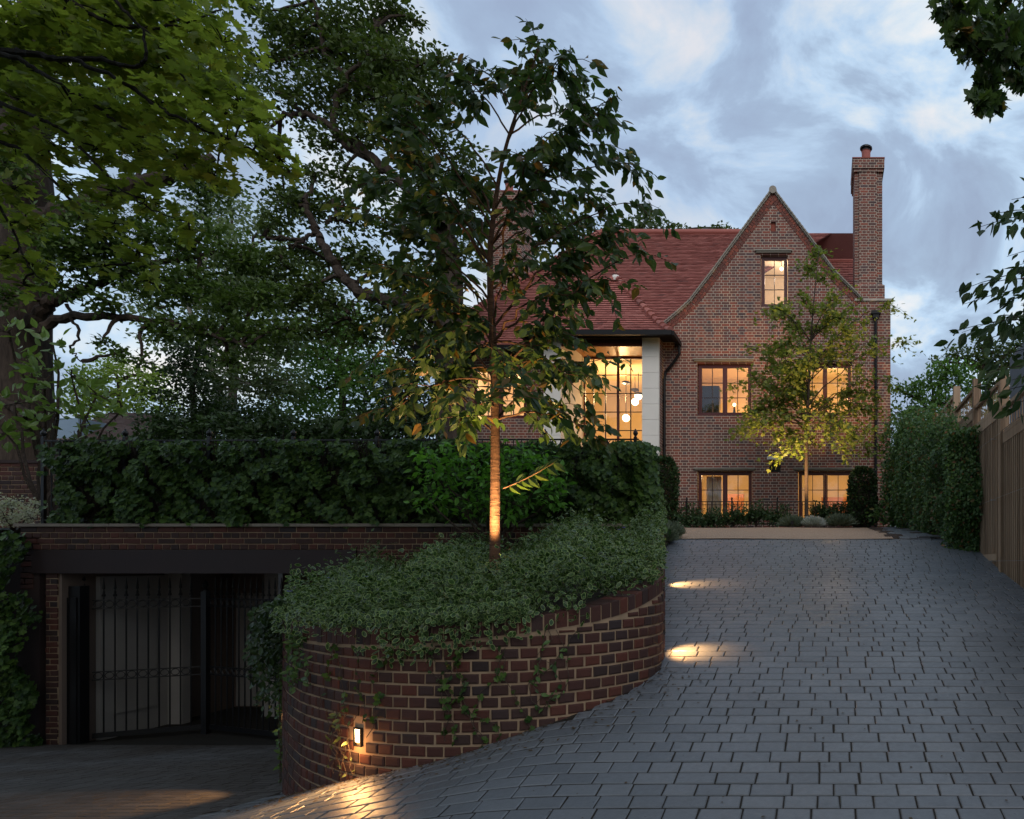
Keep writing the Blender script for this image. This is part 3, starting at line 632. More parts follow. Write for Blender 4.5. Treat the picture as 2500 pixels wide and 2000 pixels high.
# tiled roofs
def tiles(m,e0,e1,r0,r1,gauge=.1,flare=0.,wd=.165):
    e0,e1,r0,r1=[np.array(q,float) for q in (e0,e1,r0,r1)]
    H=max(np.linalg.norm((r0+r1-e0-e1)/2),1e-3); nr=max(2,int(round(max(np.linalg.norm(r0-e0),np.linalg.norm(r1-e1),H)/gauge/1.0))) if False else int(round(H/gauge))
    nv=np.cross(e1-e0,(r0+r1)/2-(e0+e1)/2); nv/=np.linalg.norm(nv)
    if nv[2]<0: nv=-nv
    m.quad(e0-nv*.012,e1-nv*.012,r1-nv*.012,r0-nv*.012,1.)
    for k_ in range(nr):
        a,b=k_/nr,(k_+1)/nr
        fl=lambda t: np.array([0,0,flare*max(0,1-t*4)**2])
        A0=e0+(r0-e0)*a+fl(a);A1=e1+(r1-e1)*a+fl(a);B0=e0+(r0-e0)*b+fl(b);B1=e1+(r1-e1)*b+fl(b)
        L=np.linalg.norm(A1-A0); n_=max(1,int(round(L/wd))); 
        sh=(k_%2)*.5/n_
        t=np.clip((np.arange(n_+1)+sh)/n_,0,1); t[0]=0
        if t[-1]<1: t=np.r_[t,1.]
        t=np.unique(t); n_=len(t)-1
        if n_<1: continue
        wav=0
        lo=rg.uniform(.024,.032,n_); tn=np.clip(rg.random()*.35+rg.random(n_)*.65,0,1)
        dn=(A0-B0)/np.linalg.norm(A0-B0)
        ext=rg.uniform(-.003,.003,n_)
        P00=A0+(A1-A0)*t[:-1,None]; P10=A0+(A1-A0)*t[1:,None]; Q0=B0+(B1-B0)*t[:-1,None]; Q1=B0+(B1-B0)*t[1:,None]
        g=(A1-A0)/max(L,1e-6)*.0015
        V=np.stack([P00+nv*lo[:,None]+dn*ext[:,None]+g,P10+nv*lo[:,None]+dn*ext[:,None]-g,Q1+nv*.004-g,Q0+nv*.004+g,P00+dn*ext[:,None]+nv*lo[:,None]*.6+g,P10+dn*ext[:,None]+nv*lo[:,None]*.6-g],1)
        f=(np.array([[0,1,2,3],[4,5,1,0]])[None]+np.arange(n_)[:,None,None]*6).reshape(-1,4)
        m.add(V.reshape(-1,3),f,np.repeat(tn,6))
mr=M(); Ye=19.15; XeL=-10.95; Yr=22.85; zr=10.59; XrL=-7.2; XrR=3.0
tiles(mr,(XeL,Ye,ze),(-4.95,Ye,ze),(XrL,Yr,zr),(0.2,Yr,zr),flare=.0)
tiles(mr,(XeL,Yr*2-Ye,ze),(XeL,Ye,ze),(XrL,Yr+.02,zr),(XrL,Yr,zr))
tiles(mr,(.9,Yr*2-Ye,ze),(XeL,Yr*2-Ye,ze),(.9,Yr,zr),(XrL,Yr,zr),.3,0.,1.0)
mr.tube([(XrL,Yr,zr+.03),(-1.2,Yr,zr+.03)],.10,8)
roof=mr.build('roof',MTile,hs)
# gable roof running back
mr=M(); apx=hx(1627.5); apz=hz(399)+.02
pl=[(hx(1400),hz(681)),(hx(1453),hz(634)),(apx,apz)]
for (xa,za),(xb,zb_) in zip(pl[:-1],pl[1:]): tiles(mr,(xa,YH+3.6,za),(xa,YH+.36,za),(xb,YH+3.6,zb_),(xb,YH+.36,zb_))
pr_=[(hx(1816),hz(633)),(apx,apz)]
for (xa,za),(xb,zb_) in zip(pr_[:-1],pr_[1:]): tiles(mr,(xa,YH+.36,za),(xa,YH+7,za),(xb,YH+.36,zb_),(xb,YH+7,zb_))
mr.tube([(apx,YH+.35,apz+.03),(apx,YH+4,apz+.03)],.09,8); mr.build('gable_roof',MTile,hs)
# lower right rear roof
mr=M(); zq=(CY-550)/F*23.4; tiles(mr,(-.6,22.4,zq-1.3),(1.55,22.4,zq-1.3),(-.6,23.4,zq),(1.55,23.4,zq)); mr.tube([(-.6,23.4,zq+.02),(1.55,23.4,zq+.02)],.09,8); mr.build('rear_roof',MTile,hs)
# bay roof
mr=M(); bx=-6.01; hw=1.95; yb0=18.65; za_=6.06; Ya=20.45; zap=8.18
c1=(bx-hw,yb0,za_); c2=(bx+hw,yb0,za_)
mid=lambda c,t,dz:tuple(np.array(c)*(1-t)+np.array((bx,Ya,zap))*t+np.array([0,0,dz]))
for a,b in ((0,.22),(.22,1)):
    d0=0 if a==0 else -.10; d1=-.10 if b==.22 else 0
    A,B,C,D=mid(c1,a,d0),mid(c2,a,d0),mid(c1,b,d1),mid(c2,b,d1)
    if b==1: C=(bx-.01,Ya,zap);D=(bx+.01,Ya,zap)
    tiles(mr,A,B,C,D)
    tiles(mr,B,(B[0],21.2,B[2]),D,(D[0],21.6 if b<1 else 21.9,D[2]))
    tiles(mr,(A[0],21.2,A[2]),A,(C[0],21.6 if b<1 else 21.9,C[2]),C)
for c in (c1,c2):
    n_=15; pts=[np.array(mid(c,t,-.10*math.sin(min(1,t/.22)*math.pi/2)*(1 if t<.22 else (1-t)/.78))) for t in np.linspace(0,1,n_)]
    for p,q in zip(pts[:-1],pts[1:]): mr.tube([p+[0,0,.045],q+[0,0,.02]],[.105,.075],8,t=R_.random())
mr.build('bay_roof',MTile,hs)
# main-hip bonnets
mr=M(); n_=44; A=np.array((XeL,Ye,ze));B=np.array((XrL,Yr,zr)); pts=[A+(B-A)*t for t in np.linspace(0,1,n_)]
for p,q in zip(pts[:-1],pts[1:]): mr.tube([p+[0,0,.05],q+[0,0,.02]],[.11,.08],8,t=R_.random())
mr.build('hip_tiles',MTile,hs)
mr=M(); mr.lathe((bx,Ya-.02,zap-.03),[(.13,-.06),(.14,.02),(.09,.10),(0,.13)],10); mr.build('hip_cap',MStone,hs)
# gutters and pipes
mg=M(); gz=za_-.04
mg.bar((bx-hw-.05,yb0-.05,gz),(bx+hw+.05,yb0-.05,gz),.11,.12); mg.bar((bx+hw+.05,yb0-.05,gz),(bx+hw+.05,YH-.03,gz),.11,.12); mg.bar((bx-hw-.05,yb0-.05,gz),(bx-hw-.05,YH-.03,gz),.11,.12)
mg.box(bx-hw,bx+hw,yb0+.0,YB+.0,zbs-.02,zbs+.05); mg.box(xbr-.44,bx+hw,YB,YH,zbs+.012,zbs+.05)
mg.bar((XeL-.05,Ye-.07,ze-.06),(bx-hw-.1,Ye-.07,ze-.06),.12,.12); mg.box(XeL,xbl,Ye-.02,YH,ze-.10,ze-.06)
mg.build('gutter',MGut,hs)
m_=M(); xo_=hx(1397)+.04; m_.tube([(bx+hw+.05,YH-.14,gz-.05),(bx+hw+.07,YH-.12,gz-.28),(bx+hw-.1,YH-.10,gz-.52),(xo_+.03,YH-.07,gz-.78),(xo_,YH-.07,gz-.95),(xo_,YH-.07,.9)],.04,8)
for z in (1.5,3.2,4.4): m_.lathe((xo_,YH-.07,z),[(.04,0),(.052,.01),(.052,.05),(.04,.06)],8)
m_.build('downpipe',MGut,hs)
x=hx(1843.7); m_=M(); m_.tube([(x,YH-.07,hz(668)),(x,YH-.07,.9)],.042,8); m_.box(x-.13,x+.13,YH-.17,YH-.01,hz(664),hz(657)); m_.box(x-.08,x+.08,YH-.14,YH-.01,hz(672),hz(664)-.001)
for z in (1.6,3.2,4.8): m_.lathe((x,YH-.07,z),[(.042,0),(.055,.01),(.055,.05),(.042,.06)],8)
m_.build('downpipe',MGut,hs)
# chimneys
def chimney(name,x0,x1,y0,y1,zb,zt,label):
    m_=M(); m_.box(x0,x1,y0+.05,y1-.05,zb,zt-.38); m_.box(x0+.12,x1-.16,y0,y0+.05,zb,zt-.38); m_.box(x0+.1,x1-.1,y1-.05,y1,zb,zt-.38)
    m_.box(x0-.03,x1+.02,y0-.02,y1+.02,zt-.379,zt-.30); m_.box(x0-.06,x1+.05,y0-.05,y1+.05,zt-.299,zt-.03)
    c=lab(m_.build(name,MH,hs),label); c['_o']=hs['_o']
    k_=M().box(x0-.07,x1+.06,y0-.06,y1+.06,zt-.029,zt); k_.build('chimney_cap',MSlit,c)
    cx_=(x0+x1)/2-.05; cy_=y0+.34
    k_=M().lathe((cx_,cy_,zt),[(.15,0),(.15,.04),(.12,.07),(.125,.36),(.14,.38)],14); k_.build('chimney_pot',MTile,c)
    k_=M().lathe((cx_,cy_,zt+.37),[(.11,0),(.12,.07),(.175,.075),(.175,.115),(.13,.15),(0,.17)],14); k_.build('cowl',MIron,c)
Yc=19.75
chimney('chimney',hx(1799.5,Yc),hx(1858,Yc),Yc,Yc+1.3,hz(600,Yc),hz(333,Yc),'tall slim brick chimney at the right of the gable')
m_=M(); m_.box(hx(1800),hx(1863),YH+.02,YH+1.5,hz(630),hz(600)); x0,x1=hx(1800),hx(1863)
m_.add([(x0,YH+.02,hz(600)),(x1,YH+.02,hz(600)),(x1-.08,YH+.14,hz(593)),(x0,YH+.14,hz(593)),(x0,YH+1.5,hz(593)),(x1-.08,YH+1.5,hz(593)),(x1,YH+1.5,hz(600))],[[0,1,2,3],[3,2,5,4],[1,6,5,2]]); m_.build('chimney_base',MH,hs)
chimney('chimney',hx(1036,24),hx(1096,24),24,25,5,(CY-402)/F*24,'brick chimney at the left end of the roof half hidden by the tree')
# lintels, vent, slit
m_=M()
for a,b,y0,y1 in ((1589.8,1668,527,533),(1459.6,1588.5,755.5,761),(1671,1800,755.5,761),(1461,1591,985,990),(1670,1806,985,990)):
    m_=M(); m_.box(hx(a),hx(b),YH-.09,YH+.05,hz((y0+y1)/2)+.002,hz(y0)); m_.box(hx(a)+.03,hx(b)-.03,YH-.055,YH+.05,hz(y1),hz((y0+y1)/2)); m_.build('tile_lintel',MVerge,hs)
m_=M().box(hx(1615),hx(1648.6),YH-.05,YH+.04,hz(967.5),hz(961)); m_.build('vent_lintel',MStone,hs)
m_=M().box(hx(1619.7)+.001,hx(1643.8)-.001,YH+.07,YH+.1,hz(994),hz(968.7))
for k_ in range(6): m_.bar((hx(1620.2),YH+.05,hz(993)+k_*.055),(hx(1643.3),YH+.05,hz(993)+k_*.055),.03,.012)
m_.build('air_vent',MIron,hs)
m_=M().box(hx(1623)+.001,hx(1633.3)-.001,YH+.06,YH+.09,hz(487),hz(467)); m_.build('slit_panel',MSlit,hs)
# windows
def window(x0,x1,z0,z1,Y,sashes,rows,cols=2,fr=.055,extra=None):
    m_=M(); D=.07
    m_.box(x0,x0+fr,Y,Y+D,z0,z1); m_.box(x1-fr,x1,Y,Y+D,z0,z1); m_.box(x0+fr,x1-fr,Y,Y+D,z1-fr,z1); m_.box(x0+fr,x1-fr,Y,Y+D,z0,z0+fr); m_.box(x0-.01,x1+.01,Y-.05,Y-.002,z0-.012,z0+.03)
    inn=[]; wd=(x1-x0-fr)/sashes
    for q in range(sashes):
        a=x0+fr+q*wd; b=x0+q*wd+wd
        if q>0: m_.box(a-fr,a,Y-.004,Y+D-.002,z0+fr,z1-fr)
        inn.append((a,b))
    w=m_.build('window',MFrame,hs); w['_o']=hs['_o']
    s2=M(); g=M(); pn=M(); c=.035
    for a,b in inn:
        y_=Y+.012
        s2.box(a+.002,a+c,y_,y_+.045,z0+fr,z1-fr); s2.box(b-c,b-.002,y_,y_+.045,z0+fr,z1-fr); s2.box(a+c,b-c,y_,y_+.045,z1-fr-c,z1-fr-.001); s2.box(a+c,b-c,y_,y_+.045,z0+fr+.001,z0+fr+c)
        a2,b2,c2,d2=a+c,b-c,z0+fr+c,z1-fr-c
        for k_ in range(1,cols): xx=a2+(b2-a2)*k_/cols; g.box(xx-.009,xx+.009,y_+.008,y_+.036,c2,d2)
        for k_ in range(1,rows): zz=c2+(d2-c2)*k_/rows; g.box(a2,b2,y_+.010,y_+.034,zz-.009,zz+.009)
        pn.quad((a2,y_+.022,c2),(b2,y_+.022,c2),(b2,y_+.022,d2),(a2,y_+.022,d2))
    s2.build('sash',MFrame,w); g.build('glazing_bars',MLead,w); pn.build('pane',MGlass,w)
for _,a,b,c,d,n_,r_ in WINS: window(hx(a),hx(b),hz(d),hz(c),YH+.10,n_,r_)
window(hx(994),hx(1106),hz(879.5),hz(773),YH+.10,2,3)
# staircase glazing
YS=20.9; m_=M(); g=M(); pn=M(); xa,xb=xbl+.45,xbr-.45; 
m_.box(xa,xb,YS,YS+.07,zbs-.07,zbs-.011); m_.box(xa,xa+.05,YS,YS+.07,.9,zbs-.07); m_.box(xb-.05,xb,YS,YS+.07,.9,zbs-.07)
s1=F/YS
for k_,xd in enumerate((1249,1274.5,1301,1327.5,1354)):
    xx=(xd-CX)/s1; wdd=.035 if k_==2 else .012; (m_ if k_==2 else g).box(xx-wdd,xx+wdd,YS+.005,YS+.055,.9,zbs-.07)
for yd in (789,828,867,906,945,984,1023,1062): zz=(CY-yd)/s1; g.box(xa+.05,xb-.05,YS+.012,YS+.045,zz-.012,zz+.012)
pn.quad((xa,YS+.03,.9),(xb,YS+.03,.9),(xb,YS+.03,zbs-.07),(xa,YS+.03,zbs-.07))
w=m_.build('stair_window',MFrame,hs); w['_o']=hs['_o']; g.build('glazing_bars',MLead,w); pn.build('pane',MGlass,w)
# rooms
def room(x0,x1,y0,y1,z0,z1,m1,bits=(),label=None):
    m_=M(); m_.quad((x0,y1,z0),(x1,y1,z0),(x1,y1,z1),(x0,y1,z1)); m_.quad((x0,y0,z0),(x0,y1,z0),(x0,y1,z1),(x0,y0,z1)); m_.quad((x1,y1,z0),(x1,y0,z0),(x1,y0,z1),(x1,y1,z1))
    m_.quad((x0,y0,z1),(x0,y1,z1),(x1,y1,z1),(x1,y0,z1)); m_.quad((x0,y0,z0),(x1,y0,z0),(x1,y1,z0),(x0,y1,z0)); 
    m_.build('room',m1,hs)
y0=YH+.302
room(-4.4,-1.25,y0,23.4,.95,2.95,MPlast); room(-1.2,1.7,y0,23.4,.95,2.95,MPlast)
room(-4.4,-1.25,y0,23.0,3.4,5.95,MPlast); room(-1.2,1.7,y0,23.0,3.4,5.95,MPlast)
room(-2.4,-.4,y0,22.5,6.5,9.0,MPlast); room(-10.3,-7.65,y0,22.4,3.2,5.6,MPlast)
room(-8.6,-4.75,YS+.08,26.0,.9,zbs+.02,MPlast)
# dark blocking between rooms so no light leaks up to the roof
# furniture seen through the glass
a=W(1478,872,20.4); b=W(1514,812,20.4); m_=M().box(a[0],b[0],20.4,20.7,3.42,b[2]); m_.build('dark_cabinet',MDarkW,hs)
m_=M(); m_.box(-2.95,-1.3,22.9,22.96,3.45,4.42); m_.build('picture_wall',MRedW,hs)
m_=M(); m_.box(hx(1520)-.3,hx(1545),22.0,22.1,.95,2.14); m_.build('inner_door',MRedW,hs); m_=M(); m_.box(hx(1728),hx(1800),22.6,22.7,.95,2.1); m_.build('inner_door',MRedW,hs)
m_=M(); 
for k_ in range(16): m_.bar((-5.9+.2*k_*.6,24.5,1.2+.2*k_),(-5.9+.2*k_*.6,25.4,1.2+.2*k_),.12,.05)
m_.bar((-6.6,24.4,1.6),(-4.9,24.4,4.6),.03,.30); m_.build('staircase',MWoodS,hs)
PL=(1,.62,.27)
def pt(x,y,z,e,c=PL,r=.12): return spot('room_lamp',(x,y,z),None,e,0,c,rad=r,typ='POINT')
pt(-3.0,21.2,2.6,64); pt(.3,21.2,2.6,64); pt(-2.5,21.9,4.5,66,(1,.55,.22)); pt(.2,21.5,4.9,64); pt(-1.2,21.2,8.4,38,(1,.78,.62)); pt(-9.2,21.0,5.1,60,(1,.70,.46)); 
pt(-6.4,22.4,5.2,110); pt(-5.6,23.4,3.0,110)
for xd,yd,Y in ((1344,834,22.4),(1337,846,22.9),(1318,880,22.0)):
    c=W(xd,yd,Y); L=thing('pendant_light',{1344:'glowing globe pendant in the staircase window, highest and nearest the stone pier',1337:'glowing globe pendant in the staircase window, middle one in height',1318:'glowing globe pendant in the staircase window, lowest and furthest left'}[xd],'pendant light',c,'globe pendants in the staircase window')
    a=np.linspace(0,math.pi,11); m_=M().lathe(c,[(.115*math.sin(t),-.115*math.cos(t)) for t in a],18); m_.build('globe',MGlobe,L,True)
    m_=M().tube([c+[0,0,.11],c+[0,0,6.0-c[2]]],.010,6); m_.build('stem',MIron,L)
    m_=M().lathe((c[0],c[1],5.55 if xd!=1344 else 5.3),[(.0,.08),(.12,.06),(.13,.0),(.03,-.03)],12); m_.build('ceiling_cup',MIron,L)
    pt(c[0]-.02,c[1]-.25,c[2],9,r=.1)
m_=M()
for k_ in range(26): xx=hx(1482)+k_*.016; m_.add([(xx,20.05+.02*math.sin(k_*1.6),.95),(xx+.016,20.05+.02*math.sin((k_+1)*1.6),.95),(xx+.016,20.05+.02*math.sin((k_+1)*1.6),2.45),(xx,20.05+.02*math.sin(k_*1.6),2.45)],np.array([[0,1,2,3]]))
m_.build('curtain',MPlast,hs,True)
for nm,lb,c,r_ in (('table_lamp','small glowing lamp low in the right half of the left first-floor window',W(1546,852,21.0),.05),('ceiling_lamp','tiny round ceiling lamp seen through the top window in the gable',W(1645.5,566,21.2),.055)):
    L=thing(nm,lb,'lamp',c); a=np.linspace(0,math.pi,9); M().lathe(c,[(r_*math.sin(t),-r_*math.cos(t)) for t in a],14).build('globe',MGlobe,L,True)
    M().tube([c-[0,0,.3],c],[.05,.012],8).build('base',MIron,L) if nm=='table_lamp' else M().tube([c,[c[0],c[1],8.99]],.008,6).build('stem',MIron,L)
# railing in front of the house
hr=thing('garden_railing','low black iron railing behind the clipped yews in front of the ground-floor windows','railing',(-1,18.9,1.0))
yq=18.9; z1=(CY-1056)/F*yq
m_=M().bar((hx(1425,yq),yq,z1),(hx(1846,yq),yq,z1),.03,.02); m_.bar((hx(1425,yq),yq,1.05),(hx(1846,yq),yq,1.05),.03,.02); m_.build('rail',MIron,hr)
m_=M(); x=hx(1425,yq)
while x<hx(1846,yq): m_.tube([(x,yq,1.0),(x,yq,z1)],.009,5); x+=.115
m_.build('bars',MIron,hr)
for xd in (1446,1541,1637,1735,1830):
    x=hx(xd,yq); m_=M().box(x-.02,x+.02,yq-.02,yq+.02,.9,z1+.03); m_.lathe((x,yq,z1+.03),[(.02,0),(.012,.015),(.03,.05),(.02,.08),(0,.10)],8); m_.build('post',MIron,hr)

# ------------------------------------------------------------------ planting
# vinca bed
def zbed(X,Y): return -.40+.135*(Y-4.7)+.17*np.minimum(X+2.5,0)+.10*np.clip(X+2.5,0,1)
def bed_pts(n,marg=.05):
    out=[]
    while len(out)<n:
        x=R_.uniform(-6.1,-1.2); y=R_.uniform(4.5,10.6)
        if R_.random()>(1.0 if y<7 else .75): continue
        if inbed(x,y): out.append((x,y))
    return np.array(out)
sb=bed_pts(4000); so=M()
X,Y=np.meshgrid(np.linspace(-6.2,-1.2,60),np.linspace(4.4,10.7,70)); ok=np.array([[inbed(a,b) for a,b in zip(r,q)] for r,q in zip(X,Y)])
Z=zbed(X,Y); i=np.arange(69)[:,None]*60+np.arange(59)[None]; f=np.stack([i,i+1,i+61,i+60],-1).reshape(-1,4); f=f[ok.ravel()[f].all(1)]
so.add(np.stack([X,Y,Z],-1).reshape(-1,3),f); o=so.build('raised_bed_soil',MSoil); o['kind']='structure'
m_=M(); n=52000; P=bed_pts(n); lump=.06*np.sin(P[:,0]*5+P[:,1]*2)+.05*np.sin(P[:,1]*6-P[:,0]*3)+.03*np.sin(P[:,0]*13)
cl=rg.random(n)**.62
H=.24+1.9*lump+.05*np.clip(P[:,1]-7,0,3)
p=np.c_[P,zbed(P[:,0],P[:,1])+.02+cl*H+np.where(rg.random(n)<.12,rg.random(n)**1.5*.20,0)]
d=rdir(n); d[:,2]=d[:,2]*.7+.3; nn=rdir(n)*.7+np.array([0,-.2,.8]); put(m_,T_vin,p,d,nn,rg.uniform(.020,.056,n))
# spilling over the coping
us_=[];
n2=12000; u=rg.uniform(.4,u_at(-2.0,4.42)+.5,n2); dens=.5+.5*np.sin(u*3.1+1)*np.sin(u*1.3)
dr_=rg.random(n2)**2*(.10+.16*np.clip(dens,0,1)); x,y=onp(u,rg.uniform(-.22,.06,n2)); zz=zc(u)+.02+rg.random(n2)*.10-dr_*np.where(rg.random(n2)<.5,1,0)
out=dr_>.05; x2,y2=onp(u,.03+rg.random(n2)*.05); x=np.where(out,x2,x); y=np.where(out,y2,y)
sel=((u>u_at(-2.75,4.45))&(u<u_at(-1.85,4.48)))|(rg.random(n2)<.14)
p=np.c_[x,y,zz][sel]; k_=len(p); d=rdir(k_)*.6; d[:,2]-=.5; put(m_,T_vin,p,d,rdir(k_)*.6+[0,-.7,.6],rg.uniform(.022,.052,k_))
# left shoulder, where the planting bushes out over the wall
gc=m_.build('ground_cover',L_vinca); tag(gc,'mass of variegated periwinkle filling the raised bed and spilling over the curved wall','periwinkle',kind='stuff')
m_=M(); n3=4200; u=rg.uniform(.8,u_at(-4.2,5.55),n3); a=rg.random(n3); x,y=onp(u,.02+.22*np.sin(a*2.6)*rg.random(n3)**.7); zz=zc(u)+.16-a*rg.uniform(.2,1.0,n3)
d=rdir(n3)*.6; d[:,2]-=.6; put(m_,T_vin,np.c_[x,y,zz],d,rdir(n3)*.7+[-.4,-.5,.5],rg.uniform(.03,.065,n3))
o=m_.build('trailing_plant',L_trail); tag(o,'dark trailing foliage bulging over the far left shoulder of the curved wall','trailing plant')
# flowers
m_=M()
for k_ in range(16):
    q=bed_pts(1)[0]; c=np.array([q[0],q[1],zbed(q[0],q[1])+.30+R_.random()*.06])
    a=np.linspace(0,2*math.pi,5,endpoint=False)+R_.random(); d=np.c_[np.cos(a),np.sin(a),np.full(5,.3)]; put(m_,T_vin,np.repeat(c[None],5,0),d,np.tile([0,-.5,1.],(5,1)),.022)
o=m_.build('periwinkle_flowers',L_blue); tag(o,'tiny blue periwinkle flowers scattered over the raised bed','flowers',kind='stuff')
# trailing creepers on the curved wall
def trail(label,u0,z0,z1,seed,n=4,T=T_ivy,L=.05,matl=L_clim,den=16,spread=.25):
    rr_=np.random.default_rng(seed); x,y=onp(u0,.03); t=thing('creeper',label,'creeper',(float(x),float(y),z0)); ms=M(); ml_=M()
    for k_ in range(n):
        uq=u0+rr_.normal()*spread*.4; m=10; zz=np.linspace(z0,z1+rr_.random()*.15*(z0-z1),m); us2=uq+np.cumsum(rr_.normal(0,spread*.12,m)); ww=.025+.02*rr_.random(m)
        xx,yy=onp(us2,ww); pts=np.c_[xx,yy,zz]; ms.tube(pts,.0025,4)
        nl=den; tt=rr_.random(nl)*(m-1); i0=tt.astype(int); pp=pts[i0]+(pts[np.minimum(i0+1,m-1)]-pts[i0])*(tt-i0)[:,None]
        dd=rr_.normal(size=(nl,3)); dd[:,2]-=.4; put(ml_,T,pp,dd,np.tile([0,-1.,.5],(nl,1))+rr_.normal(size=(nl,3))*.4,L*rr_.uniform(.5,1.2,nl),rr_.random(nl)*.9)
    ms.build('stems',MBarkS,t); ml_.build('leaves',matl,t); return t
trail('bright-lit creeper dangling in front of the recessed wall light',ul-.10,zl_+.16,zl_-.30,1,8,T_ov,.042,L_lampc,4,.26)
trail('creeper hanging down the wall under the coping above the lit wall light',ul-.15,-.5,zl_+.1,2,3,T_ivy,.035,L_ivy,12)
trail('dark creeper trailing down the middle of the curved wall',u_at(-2.3,4.4),-.52,-1.15,3,7,T_ivy,.040,L_ivy,20,.36)
trail('thin creeper strands on the right-hand half of the curved wall',u_at(-1.75,4.52),-.42,-.95,4,4,T_ov,.045,L_clim,12,.3)
trail('leafy tangle of creeper at the far left edge of the curved wall',u_at(-3.7,5.05),-.48,-.9,5,6,T_ov,.05,L_clim,22,.3)
trail('loose creeper tendrils hanging over the lower drive beside the gate',u_at(-4.7,6.2),-.5,-1.9,6,9,T_ov,.05,L_clim,34,.5)
# fallen leaves
m_=M(); n=1700; X=rg.uniform(-5,2.1,n); Y=2.9+rg.random(n)**1.3*7.5; side=rg.random(n)
X=np.where(side<.35,2.05-rg.random(n)**2*.5,X); kk=side>.62; uq=rg.uniform(u_at(-3.9,5.2),u_at(-1.24,5.3),n); ax_,ay_=onp(uq,.03+rg.random(n)**2*.35); X=np.where(kk,ax_,X); Y=np.where(kk,ay_,Y)
okk=np.array([not inbed(a,b) for a,b in zip(X,Y)]); X=X[okk];Y=Y[okk]; n=len(X)
d=rdir(n); d[:,2]*=.1; put(m_,T_dia,np.c_[X,Y,zG(X,Y)+.006],d,rdir(n)*.25+[0,0,1],rg.uniform(.010,.034,n))
o=m_.build('leaf_litter',simple('dry_leaf',(.07,.045,.02),.9,.5,30)); tag(o,'small dry leaves and twigs scattered on the grey setts','leaf litter',kind='stuff')

# generic shrub
def shrub(name,label,cat,cl,leaf,T,lm,base,group=None,cov=3.,sub=22,flat=.9,upn=.6,droop=.1,stem=MBarkS,r0=.02,shell=.5,sig=.24,parts=('foliage','stems')):
    t=thing(name,label,cat,base,group); m=M(); sb=crown(m,cl,leaf,T,cov,sub,flat,droop,upn,shell=shell,sig=sig); m.build(parts[0],lm,t)
    m=M(); branches(m,sb,[np.array([base,np.array(base)+[0,0,.05]])],r0,r0*.3,4,6); m.build(parts[1],stem,t); return t
B=W(1035,1105,8.9)
shrub('wisteria_bush','bright green feathery bush in front of the ivy, behind the cherry trunk','bush',[(930,1000,58,8.8),(985,965,50,8.9),(1040,1010,60,8.8),(1110,975,55,8.9),(1160,1005,42,8.8),(905,1050,40,8.7),(1000,1060,55,8.8),(1080,1060,50,8.75),(1160,1050,38,8.8),(960,935,30,8.9),(900,965,34,8.9),(1050,945,34,9)],.085,T_ov,L_wis,(B[0],9.0,.1),cov=1.5,sub=26,flat=.45,upn=1.,droop=.35)
B=W(100,930,11)
mg_=shrub('magnolia_shrub','pale green broad-leaved shrub with upright rosettes at the left end of the railing','shrub',[(30,850,52,10.8),(95,800,50,11),(150,790,40,11.2),(60,760,45,11),(110,720,34,11.1),(205,830,48,11.2),(250,870,36,11.3),(20,700,36,10.8),(120,870,52,11),(10,910,40,10.9),(180,880,40,11.2),(70,900,40,11)],.155,T_ov,L_mag,(B[0],11.,.5),cov=.85,sub=16,flat=.8,upn=.4,droop=-.5,r0=.03)
shrub('hydrangea_shrub','white-flowered shrub at the left end of the garage coping','shrub',[(20,1060,30,9.6),(55,1085,30,9.5),(10,1090,28,9.5),(75,1060,14,9.7)],.035,T_dia,L_white,tuple(W(30,1130,9.6)),cov=2.0,sub=14,flat=.5,parts=('flower_heads','stems'))
# yew columns
def yew(label,x,y0_,y1_,hw_,Y,seed,name='yew_column',group='clipped columnar yews either side of the bed'):
    c=W(x,y1_,Y); R0=hw_/F*Y; zt=(CY-y0_)/F*Y; t=thing(name,label,'yew',(c[0],Y,.95),group); m=M(); n=int(9000*(zt-.9)*R0); rr_=np.random.default_rng(seed)
    a=rr_.random(n)*2*math.pi; h=rr_.random(n); prof=np.interp(h,[0,.1,.85,1],[.85,1,.92,.55]); rad=R0*prof*(rr_.uniform(.80,1.06,n))*(1+.08*np.sin(a*5+h*9))
    top=rr_.random(n)<.12; rad=np.where(top,R0*.6*rr_.random(n),rad); h=np.where(top,1+rr_.normal(0,.02,n),h)
    p=np.c_[c[0]+rad*np.cos(a),Y+rad*np.sin(a),.92+h*(zt-.92)]; o_=np.c_[np.cos(a),np.sin(a),np.full(n,.6)]
    put(m,T_dia,p,o_+rr_.normal(size=(n,3))*.6,rr_.normal(size=(n,3)),.075*rr_.uniform(.6,1.3,n)); m.build('foliage',L_yew,t)
    m=M(); m.lathe((c[0],Y,.85),[(R0*.62,0),(R0*.78,.2),(R0*.74,(zt-.92)*.85),(0,(zt-.92)*.95)],12); m.build('filler_core',MSoil,t)  # solid dark core, added in place of the shaded inner growth
yew('dark clipped yew column beside the downpipe at the left of the gable',1397,968,1113,29,17.8,1)
yew('dark clipped yew column in front of the right-hand ground-floor window',1816,990,1113,29,17.4,2)
yl=['leftmost low yew, against the left yew column','low yew below the left half of the left ground-floor window','low yew below the right half of the left ground-floor window','low yew under the square air vent','low yew just left of the young oak trunk','thin low yew just right of the young oak trunk','small low yew between the young oak and the right yew column','small low yew against the right yew column']
